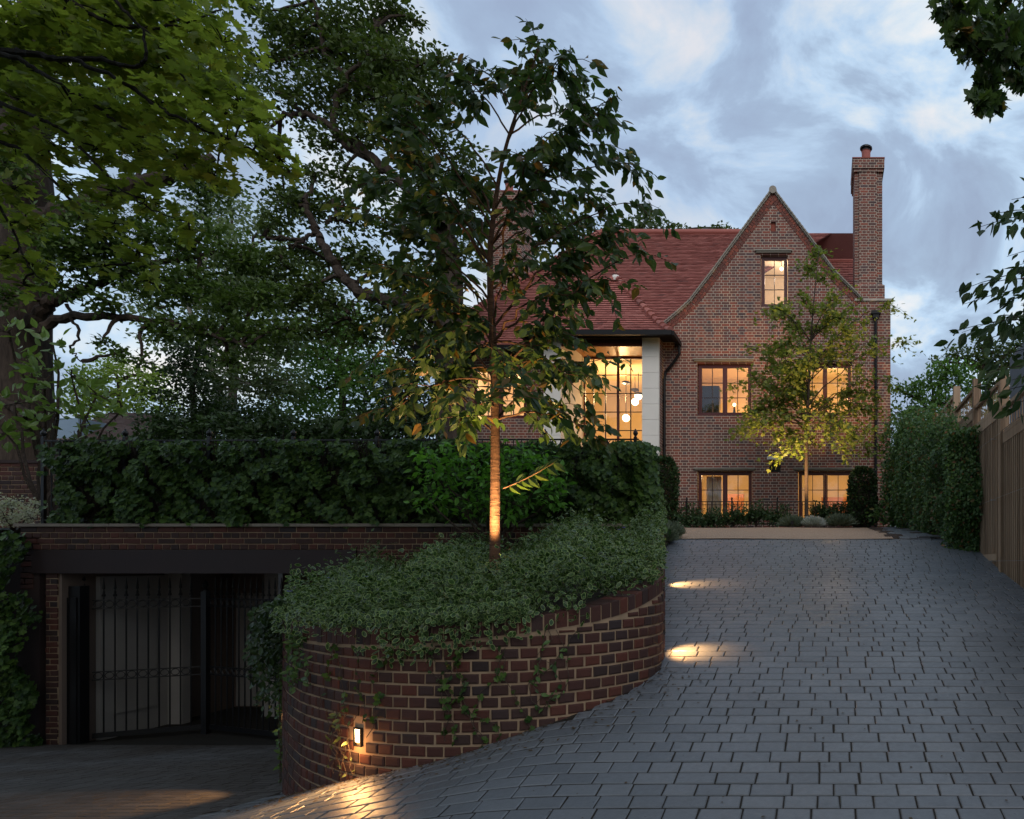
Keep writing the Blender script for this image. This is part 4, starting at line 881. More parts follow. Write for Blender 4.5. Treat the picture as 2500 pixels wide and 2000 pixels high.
for k_,(x,y,r,Y) in enumerate([(1452,1088,30,17.6),(1500,1090,28,17.4),(1545,1086,28,17.5),(1592,1080,29,17.6),(1645,1086,27,17.4),(1722,1072,20,17.9),(1750,1076,22,17.8),(1776,1074,20,17.9)]):
    t=thing('low_yew',yl[k_],'yew',(hx(x,Y),Y,.93),'low yews in front of the house'); m=M(); crown(m,[(x,y,r,Y),(x-r*.5,y+10,r*.7,Y),(x+r*.55,y+8,r*.7,Y)],.075,T_dia,L_yew and 3.2,16,.8,-.3,.5); m.build('foliage',L_yew,t)
    m=M(); c=W(x,y+20,Y); 
    for q in range(9): m.tube([(c[0],Y,.9),(c[0]+R_.uniform(-.2,.2),Y+R_.uniform(-.2,.2),c[2]+R_.uniform(.2,.5))],[.012,.004],4)
    m.build('stems',MBarkS,t)
for lb,x,y,r,Y,lm,nm in (('low grey-green lavender mound left of the silver plant',1668,1104,26,16.7,L_lav,'lavender'),('silver-leaved plant below the young oak trunk',1712,1102,22,16.6,L_silver,'silver_plant'),('low grey-green lavender mound right of the silver plant',1768,1104,32,16.7,L_lav,'lavender')):
    t=thing(nm,lb,nm.replace('_',' '),(hx(x,Y),Y,.85)); m=M(); n=1500; c=np.array([hx(x,Y),Y,.84]); d=rdir(n); d[:,2]=abs(d[:,2])+.3; d=unit(d); R0=r/F*Y*1.2
    p=c+d*R0*rg.uniform(.3,.9,(n,1))*np.array([1,1,.62]); put(m,T_nee,p,d+rdir(n)*.3,rdir(n),.13,); m.build('foliage',lm,t)
for lb,x,y,r,Y in (('tuft of grey lavender leaning over the end of the raised bed onto the drive',1398,1125,27,10.5),('small lavender tuft at the top corner of the raised bed beside the gravel',1418,1112,20,11.2)):
    t=thing('lavender',lb,'lavender',(hx(x,Y),Y,.4)); m=M(); n=1500; c=W(x-6,y+22,Y); d=rdir(n); d[:,2]=abs(d[:,2])+.35; d=unit(d); R0=r/F*Y*1.5
    p=c+d*R0*rg.uniform(.2,.9,(n,1)); put(m,T_nee,p,d+rdir(n)*.25,rdir(n),.10); m.build('foliage',L_lav,t)
# cherry-like tree with arching boughs
def archtree(name,label,cat,trunkpts,YT,radii,tips,leaf,T,lm,bm,base,nt=8,nl=9,rb=.012,hang=.8,depth=.9,extra=10,twl=(.22,.5),seed=3,spray=.03,upn=.6,ystart=None):
    rr_=np.random.default_rng(seed); tk=poly(trunkpts,YT,len(trunkpts)*6); t=thing(name,label,cat,base)
    rad=np.interp(np.linspace(0,1,len(tk)),np.linspace(0,1,len(radii)),radii); m=M(); m.tube(tk,rad,12); m.build('trunk',bm,t,True)
    mb_=M(); ml_=M(); hz_=tk[:,2]; P=[];D=[]
    tl=[(x,y,rr_.uniform(-depth,depth)*.7) for x,y in tips]
    xs=[q[0] for q in tips]; ys=[q[1] for q in tips]
    for k_ in range(extra): tl.append((np.mean(xs)+rr_.normal()*np.std(xs)*.55,rr_.uniform(min(ys)+60,max(ys)),rr_.choice([-1,1])*rr_.uniform(.4,1)*depth))
    for x,y,dy in tl:
        YY=YT+dy; tip=W(x,y,YY); hor=np.linalg.norm(tip[:2]-np.array([np.interp(tip[2],hz_,tk[:,0]),YT]))
        zs_=np.clip(tip[2]-hor*.55-.15,tk[int(len(tk)*((ystart or .22)+rr_.uniform(0,.16))),2],tk[-2,2]); j=np.argmin(abs(hz_-zs_)); a=tk[j]
        c=(a+tip)/2; c[2]+=hor*.28; ts=np.linspace(0,1,12)[:,None]; pts=(1-ts)**2*a+2*ts*(1-ts)*c+ts**2*tip; pts[1:-1]+=rr_.normal(size=(10,3))*hor*.012
        L=np.linalg.norm(tip-a); mb_.tube(pts,np.linspace(min(rb,rad[j]*.7)*(.5+.5*min(1,L/1.2)),.003,12),6,caps=False)
        for q in range(max(3,int(nt*min(1,L/1.15)))):
            s=rr_.uniform(.28,1.); k2=s*11; i0=min(int(k2),10); o_=pts[i0]+(pts[i0+1]-pts[i0])*(k2-i0); ax=unit(pts[i0+1]-pts[i0]); dd=unit(ax*.7+rr_.normal(size=3)*.75); dd[2]*=.6
            ln=rr_.uniform(*twl)*(.6+.4*min(1,L)); e=o_+dd*ln; e[2]-=ln*.25; md=(o_+e)/2+[0,0,ln*.10]
            mb_.tube([o_,md,e],[.0045,.003,.0015],4,caps=False)
            for w_ in range(nl):
                v=(w_+.6)/nl; pp=(1-v)**2*o_+2*v*(1-v)*md+v*v*e; sd=np.cross(dd,[0,0,1]); sd=sd/(np.linalg.norm(sd)+1e-6)*(1 if w_%2 else -1)
                ld=dd*.6+sd*.8+rr_.normal(size=3)*.3; ld[2]-=hang*rr_.uniform(.5,1.3); P.append(pp+rr_.normal(size=3)*spray); D.append(ld)
        
    P=np.array(P);D=np.array(D);n=len(P); nn=rr_.normal(size=(n,3))*.5; nn[:,2]+=upn; put(ml_,T,P,D,nn,leaf*rr_.uniform(.6,1.2,n),rr_.random(n)); 
    mb_.build('branches',bm,t,True); ml_.build('crown',lm,t); return t
ctips=[(1295,205),(1240,300),(1328,345),(1345,430),(1348,530),(1285,590),(1235,540),(1200,620),(1270,755),(1250,860),(1262,925),(1190,880),(1170,760),(1210,690),(1180,470),(1270,410),(1230,240),
 (940,155),(1000,150),(905,225),(800,285),(770,385),(800,465),(785,555),(870,610),(800,690),(825,865),(905,850),(960,905),(880,545),(900,330),(850,250),(870,420),(930,700),(860,760),(950,790),(1000,650),(790,750),
 (1135,85),(1190,115),(1090,165),(1225,160),(1150,150),(1280,230),(1310,480)]
ct=archtree('cherry_tree','young cherry tree with broad drooping leaves, trunk lit amber, growing in the raised bed','tree',[(1043,1215),(1042,1150),(1043,960),(1041,780),(1032,600),(1036,480),(1060,330),(1100,200),(1135,100)],6.6,[.050,.047,.041,.034,.027,.022,.016,.010,.004],ctips,.118,T_ov,L_cherry,MBarkC,tuple(W(1043,1215,6.6)),nt=12,nl=10,hang=.9,depth=1.15,extra=5,ystart=.28,spray=.02)
# low side shoot
m_=M(); a=W(1060,1028,6.6); e=W(1165,975,6.35); md=(a+e)/2+[0,0,-.03]; ts=np.linspace(0,1,9)[:,None]; pts=(1-ts)**2*a+2*ts*(1-ts)*md+ts**2*e; m_.tube(pts,np.linspace(.006,.002,9),5); m_.build('side_shoot',MBarkC,ct)
m_=M(); P=[];D=[]
for k_ in range(13): P.append(pts[min(8,1+k_*8//13)]); D.append([.7,R_.uniform(-.3,.3),(.5 if k_%2 else -.45)+R_.uniform(-.2,.2)])
put(m_,T_ov,np.array(P),np.array(D),np.tile([0,-1.,.6],(13,1))+rg.normal(size=(13,3))*.25,.13); m_.build('side_shoot_leaves',L_cherry,ct)
# young oak in front of the house
stips=[(1725,530),(1700,560),(1750,570),(1680,620),(1765,620),(1640,655),(1800,650),(1870,640),(1620,720),(1590,740),(1840,720),(1900,720),(1580,790),(1870,800),(1560,800),(1830,860),(1545,920),(1580,870),(1870,930),(1840,960),(1600,840),(1640,920),(1780,900),(1650,960),(1720,760),(1760,740),(1680,760),(1620,780),(1860,870),(1560,900),(1670,690),(1790,690),(1720,650),(1640,830),(1790,960),(1690,870),(1740,850)]
st_=archtree('young_oak','slender young oak with yellow-green lobed leaves lit from below, in front of the gable','tree',[(1699,1110),(1698,1060),(1698,930),(1701,850),(1705,760),(1712,650),(1724,530)],17.2,[.055,.048,.042,.036,.028,.018,.005],stips,.088,T_maple,L_sap,MBarkS,(hx(1699,17.2),17.2,.88),nt=19,nl=10,hang=.1,depth=1.5,extra=10,twl=(.3,.75),seed=5,spray=.05,ystart=.30,rb=.016)
# foreground maple, boughs coming in from the left
mt_=thing('maple_tree','bright green maple whose layered boughs hang in from the top left, trunk out of view','tree',(-12,7.5,-2.3))
LM=[([(-700,150),(-300,90),(0,108),(43,108),(119,124),(194,124),(274,139),(306,122),(302,60)],7.6,.05),([(-300,90),(0,115),(72,144),(144,187),(202,223),(259,266),(330,310)],7.4,.03),([(155,125),(252,169),(342,230),(432,274),(515,306),(576,342),(625,360)],7.2,.022),
 ([(-300,160),(0,223),(36,238),(94,266),(180,259),(240,262)],7.9,.03),([(-300,200),(0,300),(54,324),(144,414),(216,504),(290,580)],7.6,.026),([(-100,180),(60,240),(144,281),(216,360),(306,432),(396,468)],7.3,.022),([(-100,-60),(120,-10),(210,40),(300,60),(380,50),(470,20)],8,.03),([(-200,300),(-60,360),(20,470),(60,560),(90,590)],7.8,.02),([(190,-60),(260,20),(330,90),(400,180),(470,240)],7.9,.022),([(150,-40),(240,-20),(330,0),(440,-20)],7.6,.02)]
limbs=[poly(p,Y,len(p)*6) for p,Y,r in LM]; m_=M()
for l,(p,Y,r) in zip(limbs,LM):
    l[1:-1]+=rg.normal(size=(len(l)-2,3))*.008; m_.tube(l,np.linspace(r,r*.22,len(l)),7,caps=False)
m_.tube([(-12,7.5,-2.4),(-12.05,7.5,0),(-11.9,7.55,2.5),W(-700,150,7.6),(-12.0,7.8,8),(-11.8,7.9,10)],[.34,.28,.25,.2,.14,.05],14)
mcl=[(30,60,95,8),(120,40,90,8),(220,30,90,8.2),(310,60,85,8.2),(400,40,80,8.3),(470,90,70,8.1),(60,150,80,8.2),(160,150,85,8.1),(260,140,80,8),(350,130,80,8),(440,170,75,7.8),(500,210,60,7.6),
 (60,210,70,7.7),(150,230,70,7.6),(240,230,75,7.6),(330,220,75,7.5),(410,260,70,7.4),(480,300,65,7.3),(545,300,50,7.2),(590,335,42,7.2),(540,250,45,7.3),(30,290,60,7.8),(120,310,62,7.6),(210,310,68,7.5),(300,320,65,7.4),(380,340,58,7.3),(450,370,46,7.3),(610,370,26,7.2),
 (150,390,46,7.5),(230,400,52,7.5),(310,420,46,7.4),(370,460,36,7.3),(400,490,24,7.3),(240,470,42,7.5),(290,530,38,7.5),(310,590,22,7.5),(220,560,22,7.5),(30,400,40,7.8),(50,470,46,7.9),(20,540,44,7.9),(75,560,34,7.9),(50,600,22,7.9),(-60,100,100,8),(-70,260,90,7.8),(-60,420,70,7.8),(100,-70,110,8.3),(300,-70,100,8.3),(460,-50,80,8.3)]
mcl+=[(X_+R_.uniform(-.4,.4),Y_+R_.uniform(-.4,.4),5.6+R_.uniform(0,1.6)+max(0,Y_-3)*.5,1.25,1) for X_ in (-10,-8,-6,-4,-2,0) for Y_ in (-4,-2,0,2,3.6)]+[(X_+R_.uniform(-.5,.5),R_.uniform(-7,-4.5),Z_,1.5,1) for X_ in (-13,-11,-9,-7,-5,-3,-1) for Z_ in (1.2,3.4,5.6)]+[(X_,5.4,6.2+R_.random(),1.3,1) for X_ in (-10.5,-9,-7.5,-6,-4.6)]  # unseen clumps over and behind the camera, added to shade the foreground
ml_=M(); sb=crown(ml_,mcl,.105,T_maple,1.25,26,.32,.25,1.5,shell=.4,sig=.24); ml_.build('crown',L_maple,mt_)
branches(m_,sb[:45],limbs,.014,.005,4,10); m_.build('branches',MBarkM,mt_)
# big oak, left
ol=thing('large_oak','huge old oak with a thick ridged trunk at the left edge behind the garage wall','tree',(W(45,960,16)[0],16,.7))
m_=M(); tk=poly([(48,1010),(46,960),(44,850),(42,700),(50,560),(56,430),(50,300),(60,150),(80,0),(90,-200)],16,60)
rad=np.interp(np.linspace(0,1,60),[0,.05,.2,.5,.8,1],[.66,.56,.53,.47,.36,.2]); m_.tube(tk,rad,20); m_.build('trunk',MBarkO,ol,True)
OL=[([(60,690),(100,640),(135,625),(200,600),(300,560),(420,540)],15.6,.15),([(75,700),(130,672),(250,672),(350,678),(430,700),(520,730)],15.5,.11),([(70,480),(130,450),(250,400),(360,370),(450,330)],15.5,.28),([(50,430),(-40,380),(-120,330)],16,.25),([(60,300),(160,220),(300,170),(430,150)],16.5,.22),([(80,80),(200,0),(350,-60)],16.5,.2),([(140,640),(165,700),(150,740),(175,760)],15.5,.035),([(60,880),(20,850),(-60,840)],15.5,.14)]
lo=[poly(p,Y,len(p)*6) for p,Y,r in OL]; m_=M()
for l,(p,Y,r) in zip(lo,OL): l[1:-1]+=rg.normal(size=(len(l)-2,3))*.03; m_.tube(l,np.linspace(r,r*.3,len(l)),9,caps=False)
ocl=[(150,520,75,15),(240,560,80,15.5),(330,590,75,15.5),(420,600,70,15.5),(130,600,45,15),(490,640,60,15.5),(430,690,50,15.6),(350,690,45,15.6),(530,700,50,15.6),(200,470,70,15),(300,480,75,15.4),(400,500,75,15.5),(500,540,60,15.6),(0,330,60,15),(10,620,40,15),
 (60,200,90,16),(200,250,100,16),(330,300,90,16),(430,400,70,16),(350,150,110,17),(480,160,70,17),(230,90,110,17),(100,30,110,17),(350,10,110,17),(0,100,100,16),(-80,400,100,16),(-80,600,80,15.5),(230,640,40,15.3),(560,620,45,15.8),(590,690,40,15.8),(480,760,35,15.8),(250,740,22,15.4),(300,760,22,15.4),(215,720,20,15.3),(130,530,50,15)]
ml_=M(); sb=crown(ml_,ocl,.13,T_dia,3.4,34,.5,.1,.9,shell=.4,sig=.2); ml_.build('crown',L_oak,ol); branches(m_,sb,lo+[tk[25:]],.05,.012,5,7); m_.build('branches',MBarkO,ol)
# second oak, centre, behind the cherry
o2=thing('spreading_oak','wide dark oak beside the left end of the house with crooked branches reaching left','tree',(hx(945,17.5),17.5,.8))
m_=M(); tk=poly([(952,1000),(948,850),(944,700),(948,600),(935,500),(900,380),(860,280),(830,170),(790,60)],17.5,60); m_.tube(tk,np.interp(np.linspace(0,1,60),[0,.5,.75,1],[.36,.26,.12,.03]),14); m_.build('trunk',MBarkO,o2,True)
O2=[([(945,690),(880,650),(800,630),(755,610),(720,580),(690,530),(668,490),(650,450),(640,420)],16.5,.17),([(668,490),(640,505),(610,520),(590,525)],16.5,.05),([(690,470),(712,440),(730,415)],16.5,.05),([(760,612),(745,640),(735,670)],16.5,.03),([(930,480),(860,400),(780,330),(700,270),(640,240),(590,250)],17,.15),([(790,335),(720,300),(700,240),(740,150),(790,100)],17,.10),([(860,260),(760,180),(690,120),(660,0)],17.5,.11),([(640,240),(600,200),(560,180)],17,.05),([(935,500),(990,430),(1030,380)],17.5,.08),([(640,505),(560,500),(520,530)],16.5,.04)]
lo=[poly(p,Y,len(p)*6) for p,Y,r in O2]; m_=M()
for l,(p,Y,r) in zip(lo,O2): l[1:-1]+=rg.normal(size=(len(l)-2,3))*.03; m_.tube(l,np.linspace(r,r*.3,len(l)),9,caps=False)
ocl=[(700,40,90,18),(790,40,70,18),(830,20,45,18),(640,90,80,18),(740,120,90,18),(820,110,65,18),(880,130,60,17.8),(925,130,38,17.6),(700,200,85,17.5),(790,200,80,17.6),(860,200,70,17.5),(600,200,60,17),(570,130,50,18),(920,200,50,17.6),(600,60,60,18),(680,300,50,17),(760,280,60,17),(840,290,60,17),(900,280,55,17.3),
 (780,380,50,17),(720,370,35,17),(660,370,36,17),(620,430,38,16.6),(580,470,42,16.6),(600,560,46,16.5),(660,600,44,16.5),(700,640,50,16.5),(540,560,50,16.5),(620,630,50,16.6),(760,700,46,16.8),(820,660,60,16.8),(860,580,66,16.8),(800,560,55,16.8),(830,480,55,17),(880,460,60,17),(900,380,60,17.2),(740,470,40,16.8),(750,540,40,16.7),(680,700,50,16.7),(880,700,60,17),(900,620,55,17),(700,420,26,16.7),(960,330,55,17.5),(1000,420,50,17.6),(960,520,50,17.6),(870,40,26,17.8),(800,120,60,16.6),(830,200,50,16.6),(700,560,50,17.6),(640,520,50,17.8),(600,420,55,18),(660,440,50,18),(540,20,35,18),(550,280,35,17)]
ml_=M(); sb=crown(ml_,ocl,.14,T_dia,3.1,32,.5,.1,.9,shell=.4,sig=.2); ml_.build('crown',L_oak2,o2); branches(m_,sb,lo+[tk[25:]],.05,.012,5,7); m_.build('branches',MBarkO,o2)
# background trees
def bgtree(name,label,cl,leaf,lm,base,tp,r,bm=MBarkO,cov=2.9,T=T_dia,group=None,sub=26,sig=.2,flat=.6):
    t=thing(name,label,'tree',base,group); m=M(); tk=spline([base,tuple((np.array(base)+np.array(tp))/2+rg.normal(size=3)*.2),tp],14); m.tube(tk,np.linspace(r,r*.35,14),9); m.build('trunk',bm,t,True)
    m=M(); sb=crown(m,cl,leaf,T,cov,sub,flat,.2,.7,shell=.4,sig=sig); m.build('crown',lm,t); m=M(); branches(m,sb,[tk[4:]],r*.35,r*.09,5,4); m.build('branches',bm,t); return t
G=1.0
def gb(x,Y): return (hx(x,Y),Y,.6)
bgtree('birch_tree','silver birch with a pale leaning trunk and fine grey-green leaves in the middle distance',[(480,620,80,24),(540,600,80,24.5),(430,700,70,24),(500,720,80,24),(560,720,70,24.5),(450,800,70,24),(530,810,70,24),(500,540,60,24.5),(610,700,60,25),(590,800,60,24.5),(440,880,50,24),(470,480,40,25)],.14,L_birch,gb(510,24),tuple(W(395,640,24)),.20,MBarkB,2.3)
bgtree('pale_lime_tree','yellow-green tree catching the light beyond the magnolia shrub',[(230,770,42,32),(290,800,50,32),(210,830,45,32),(330,840,45,32),(270,860,45,32),(170,850,40,32),(340,790,30,32),(180,800,35,32),(220,900,50,31),(310,905,50,31)],.17,L_yell,gb(250,32),tuple(W(250,800,32)),.22,cov=2.6)
bgtree('dark_holly','dense dark evergreen filling the gap right of the yellow-green tree',[(400,830,70,20),(370,890,60,19.5),(440,880,70,20),(380,770,45,20),(420,740,45,20.5),(340,920,40,19),(510,890,60,20),(570,900,60,20)],.11,L_dark,gb(410,20),tuple(W(405,800,20)),.15,cov=3)
bgtree('ash_tree','fresh green tree standing left of the house behind the spreading oak',[(620,830,80,27),(700,800,80,27),(760,760,70,27),(690,730,70,27.5),(780,840,75,26.5),(640,740,60,27.5),(700,880,70,26),(800,760,60,27),(850,800,60,26.5),(740,680,60,27.5),(860,870,60,26),(590,880,50,26)],.17,L_far,gb(720,27),tuple(W(720,780,27)),.26,cov=2.2)
bgtree('dark_beech','dark shaded tree close to the left corner of the house',[(850,700,60,22),(880,760,60,22),(860,830,65,21.5),(900,880,50,21),(820,880,60,21),(760,900,60,21),(690,920,55,21),(620,930,50,21),(900,640,50,22)],.13,L_dark,gb(880,22.5),tuple(W(880,740,22)),.22,cov=2.6)
bgtree('distant_plane_tree','tall hazy tree far behind the oaks at the left',[(420,450,60,38),(480,420,50,38),(400,560,70,38),(550,470,60,38),(620,560,60,38),(680,600,60,38),(560,640,90,36),(700,680,80,36),(300,640,50,38),(340,700,60,38)],.26,L_birch,gb(500,38),tuple(W(500,560,38)),.3,cov=1.7)
bgtree('rear_lime_tree','round-topped tree showing just above the roof ridge left of the gable',[(1340,480,38,36),(1385,482,34,36),(1430,490,28,36),(1300,500,40,36),(1250,500,45,36),(1480,490,22,36),(1520,480,20,36),(1540,492,18,36),(1200,470,50,36),(1140,450,60,36),(1360,455,18,36),(1100,520,60,36)],.22,L_oak2,gb(1330,36),tuple(W(1330,520,36)),.3,cov=2.4)
lh=thing('laurel_hedge','long dark evergreen hedge deep in the garden seen just above the railing ivy','hedge',(hx(500,15),15,.6))
m_=M(); crown(m_,[(x_,905+12*math.sin(x_*.05),34,15) for x_ in range(330,930,30)]+[(x_,945,40,15) for x_ in range(170,930,38)],.11,T_dia,3.2,20,.8,.1,.6,shell=.5,sig=.24); m_.build('foliage',L_dark,lh)
m_=M()
for x_ in range(180,920,26):
    c=W(x_,930,15); m_.tube([(c[0],15,.4),(c[0]+R_.uniform(-.2,.2),15+R_.uniform(-.2,.2),c[2]+.2)],[.02,.008],4)
m_.build('stems',MBarkM,lh)
# right-hand trees
bgtree('sycamore_tree','bushy green tree right of the house behind the climber',[(1925,830,42,24),(1960,800,42,24),(1995,780,42,24),(1900,870,35,24),(1940,880,45,23),(1990,850,50,23.5),(2030,800,45,24),(2000,900,40,22),(1890,820,24,24),(2060,850,45,23)],.15,L_far,gb(1960,24),tuple(W(1960,860,24)),.2,cov=2.6)
bgtree('tall_lime_tree','taller dull green tree beyond the fence at the right edge',[(2010,745,32,30),(2050,760,42,30),(2090,740,45,30),(2130,760,50,30),(2160,720,50,30),(1980,760,24,30),(2100,810,50,29),(2160,820,60,29),(2200,760,60,29),(2060,720,22,30)],.19,L_oak2,gb(2080,30),tuple(W(2080,780,30)),.25,cov=2.2)
# clipped climber on the fence
cm=thing('climbing_jasmine','thick dark green climber with tiny white flowers smothering the far end of the timber fence','climber',(1.9,12.5,.5))
def climpos(n):
    Yv=9.95+rg.random(n)**1.15*7.3; k_=(Yv-10)/7; top=np.interp(Yv,[9.9,10.4,11.5,13,15,17.3],[1.5,1.98,2.25,2.65,3.1,3.35]); thick=np.interp(Yv,[9.9,10.6,12,14,17.3],[.12,.30,.42,.52,.62])
    g=zU(Yv); h=rg.random(n); z=g+.0+h*(top-g); bul=np.sin(np.clip(h,0,1)*math.pi)**.5
    lum=.13*np.sin(Yv*3.3+h*6)+.11*np.sin(Yv*7+h*13)+.07*np.sin(h*25+Yv*9)
    return np.c_[2.12-thick*(.45+.55*bul)+lum*np.minimum(1,thick*3)+rg.random(n)**2*.3-np.where(rg.random(n)<.06,rg.random(n)*.16,0),Yv,z+np.where((h>.9)&(rg.random(n)<.4),rg.random(n)*.28,0)+.10*np.sin(Yv*2.3)*h]
m_=M(); n=30000; p=climpos(n); d=rdir(n)*.7; d[:,2]-=.3; put(m_,T_dia,p,d,rdir(n)*.6+[-.7,-.5,.4],.065*rg.uniform(.6,1.3,n)*np.interp(p[:,1],[10,17],[.9,1.3]))
n=9000; p=climpos(n); p[:,1]=np.interp(rg.random(n),[0,1],[9.9,10.15]); p[:,0]=rg.uniform(1.72,2.12,n); p[:,2]=zU(10.)+rg.random(n)**.8*(1.75)-.02; p[:,1]+=.12*np.sin(p[:,2]*5)+(1.95-p[:,0])*.8
sel=rg.random(n)<.45; p=p[sel]; n=len(p); put(m_,T_dia,p,rdir(n)*.7-[0,0,.3],rdir(n)*.6+[-.3,-.9,.4],.06*rg.uniform(.6,1.3,n)); 
m_.build('foliage',L_clim,cm)
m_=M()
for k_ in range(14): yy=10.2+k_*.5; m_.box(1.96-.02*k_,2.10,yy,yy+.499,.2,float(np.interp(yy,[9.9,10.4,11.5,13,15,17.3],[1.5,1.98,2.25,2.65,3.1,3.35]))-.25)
m_.build('dark_filler',MSoil,cm)  # solid dark blocks added inside the climber to stop sky showing between leaves
m_=M(); n=60; p=climpos(n); p[:,0]-=.03; d=rdir(n); put(m_,T_dia,p,d,rdir(n),.05); m_.build('flowers',L_white,cm)
shrub('euphorbia_plant','low fresh green leafy plant at the foot of the climber beside the house corner','shrub',[(1850,1085,24,16.6),(1875,1090,22,16.2),(1860,1065,20,16.9),(1900,1095,18,15.8)],.10,T_ov,L_clim,(hx(1860,16.5),16.5,.85),cov=2.)
shrub('grey_shrub','grey-leaved shrub between the right downpipe and the climber','shrub',[(1880,1010,24,17.4),(1895,975,24,17.4),(1875,1045,24,17.2),(1900,1035,26,17),(1870,980,14,17.5)],.085,T_dia,L_lav,(hx(1885,17.4),17.4,.9),cov=2.)
# overhanging branches at the right (tree stands beyond the fence)
rc=thing('overhanging_cherry','dark cherry tree beyond the fence with leafy twigs drooping in at the right edge','tree',(3.4,6.6,-.6))
P=[];D=[];mb_=M(); tk=spline([(3.4,6.6,-.6),(3.35,6.5,1.2),(3.2,6.5,2.6),(3.0,6.4,4.0)],20); mb_.tube(tk,np.linspace(.09,.03,20),9)
for (x,y) in [(2062,478),(2090,450),(2130,420),(2012,615),(2030,640),(2060,600),(2100,640),(2025,700),(2060,720),(2000,700),(2080,760),(2110,700),(2140,560),(2150,640),(2060,790),(2090,830),(2130,800),(2150,740),(2110,860),(2140,880),(2150,480),(2120,540),(2140,700),(2090,680)]:
    YY=R_.uniform(5.6,6.8); tip=W(x,y,YY); a=tk[np.argmin(abs(tk[:,2]-(tip[2]-.1)))]; hor=np.linalg.norm(tip-a); c=(a+tip)/2+[0,0,hor*.22]; ts=np.linspace(0,1,10)[:,None]; pts=(1-ts)**2*a+2*ts*(1-ts)*c+ts**2*tip; mb_.tube(pts,np.linspace(.012,.002,10),5,caps=False)
    for q in range(48):
        s=R_.uniform(.22,1.0)*9; i0=min(int(s),8); o_=pts[i0]+(pts[i0+1]-pts[i0])*(s-i0); P.append(o_+rg.normal(size=3)*.045); dd=(pts[i0+1]-pts[i0]); dd=dd/np.linalg.norm(dd)*.7+rg.normal(size=3)*.5; dd[2]-=.7; D.append(dd)
P=np.array(P);D=np.array(D); nn=rg.normal(size=P.shape)*.5; nn[:,2]+=.6; m_=M(); put(m_,T_ov,P,D,nn,.125*rg.uniform(.6,1.2,len(P))); m_.build('crown',L_over,rc); mb_.build('branches',MBarkM,rc)
ro=thing('overhanging_oak','dark oak branch with lobed leaves hanging into the top right corner','tree',(4.6,4.5,-.9))
mb_=M(); tk=spline([(4.6,4.5,-.9),(4.6,4.5,2),(4.4,4.6,4.2),W(2260,-60,5.0),W(2190,10,5.0),W(2130,60,5.0),W(2100,130,5.),W(2085,200,5.)],40); mb_.tube(tk,np.interp(np.linspace(0,1,40),[0,.4,.6,1],[.16,.09,.03,.003]),8)
P=[];D=[];
for (x,y,r) in [(2000,20,30),(2040,30,40),(2090,20,45),(2140,20,45),(2020,70,24),(2070,75,34),(2120,80,40),(2150,100,34),(2050,105,24),(2085,125,28),(2130,140,26),(2080,165,24),(2072,200,26),(2095,210,20),(2060,215,16),(1990,5,24),(2150,160,20)]:
    Y=R_.uniform(4.7,5.4); c=W(x,y,Y); Rr=r/F*Y; a=tk[20+np.argmin(np.linalg.norm(tk[20:]-c,axis=1))]; mb_.tube([a,(a+c)/2+rg.normal(size=3)*.01,c],[.005,.004,.002],4,caps=False)
    n=int(r*2.1); pp=c+rdir(n)*Rr*(rg.random((n,1))**.4); P.append(pp); D.append(unit(pp-c)+rdir(n)*.5-[0,0,.5])
P=np.concatenate(P);D=np.concatenate(D); nn=rg.normal(size=P.shape)*.6; nn[:,2]+=.5; m_=M(); put(m_,T_maple,P,D,nn,.075*rg.uniform(.6,1.2,len(P))); m_.build('crown',L_cherry,ro); mb_.build('branches',MBarkM,ro)

# ------------------------------------------------------------------ fence on the right
fn=thing('timber_fence','weathered brown timber fence with slatted trellis top stepping up the right side of the drive','fence',(2.18,8.7,-.15))
posts=[2.42,3.995,5.57,7.145,8.72,10.295,11.87,14.2]; XF=2.19
for k_,Yp in enumerate(posts):
    zt=2.30+.345*(k_-4) if k_<5 else [2.66,2.94,2.98][k_-5]
    M().box(XF-.06,XF+.05,Yp-.05,Yp+.05,float(zU(Yp))-.3,zt,R_.random()).build('post',MWood,fn)
for k_ in range(len(posts)-1):
    a,b=posts[k_]+.051,posts[k_+1]-.051; zr_=1.93+.36*(k_-4) if k_<5 else [2.22,2.5,2.75][k_-5]
    m_=M(); zl0=float(zU((a+b)/2))
    m_.box(XF+.022,XF+.04,a,b,zl0-.5,zr_,.0)
    y=a+.012
    while y<b-.03: m_.box(XF-.030,XF+.02,y,y+.040,float(zU(y))+.0,zr_-.112,R_.random()); y+=.092
    m_.build('boarding',MWood,fn)
    m_=M(); m_.box(XF-.035,XF+.04,a,b,zr_,zr_+.06,R_.random()); m_.box(XF-.03,XF+.03,a,b,zr_-.10,zr_-.002,R_.random()) if False else m_.box(XF-.034,XF-.013,a,b,zr_-.11,zr_-.002,R_.random()); m_.box(XF-.035,XF+.03,a,b,zr_+.30,zr_+.345,R_.random())
    y=a+.03
    while y<b-.02: m_.box(XF-.006,XF+.006,y,y+.016,zr_+.061,zr_+.299,R_.random()); y+=.115
    m_.build('trellis',MWood,fn)
M().box(XF-.034,XF-.013,9.35,9.65,-.02,.14,.8).box(XF-.034,XF-.013,8.78,10.24,.02,.09,.8).build('gravel_board',MWood,fn) if False else M().box(XF-.036,XF-.014,9.0,10.24,.03,.12,.9).build('gravel_board',MWood,fn)
m_=M(); 
for z in (.03,.80,1.57): m_.tube([(XF-.09,5.6,z),(XF-.09,11.,z)],.0022,4)
for z in (.03,.80,1.57):
    for Yp in (7.15,9.0): m_.lathe((XF-.09,Yp,z-.01),[(.0,0),(.009,.0),(.009,.02),(0,.02)],6); m_.bar((XF-.1,Yp,z),(XF-.03,Yp,z),.008,.008)
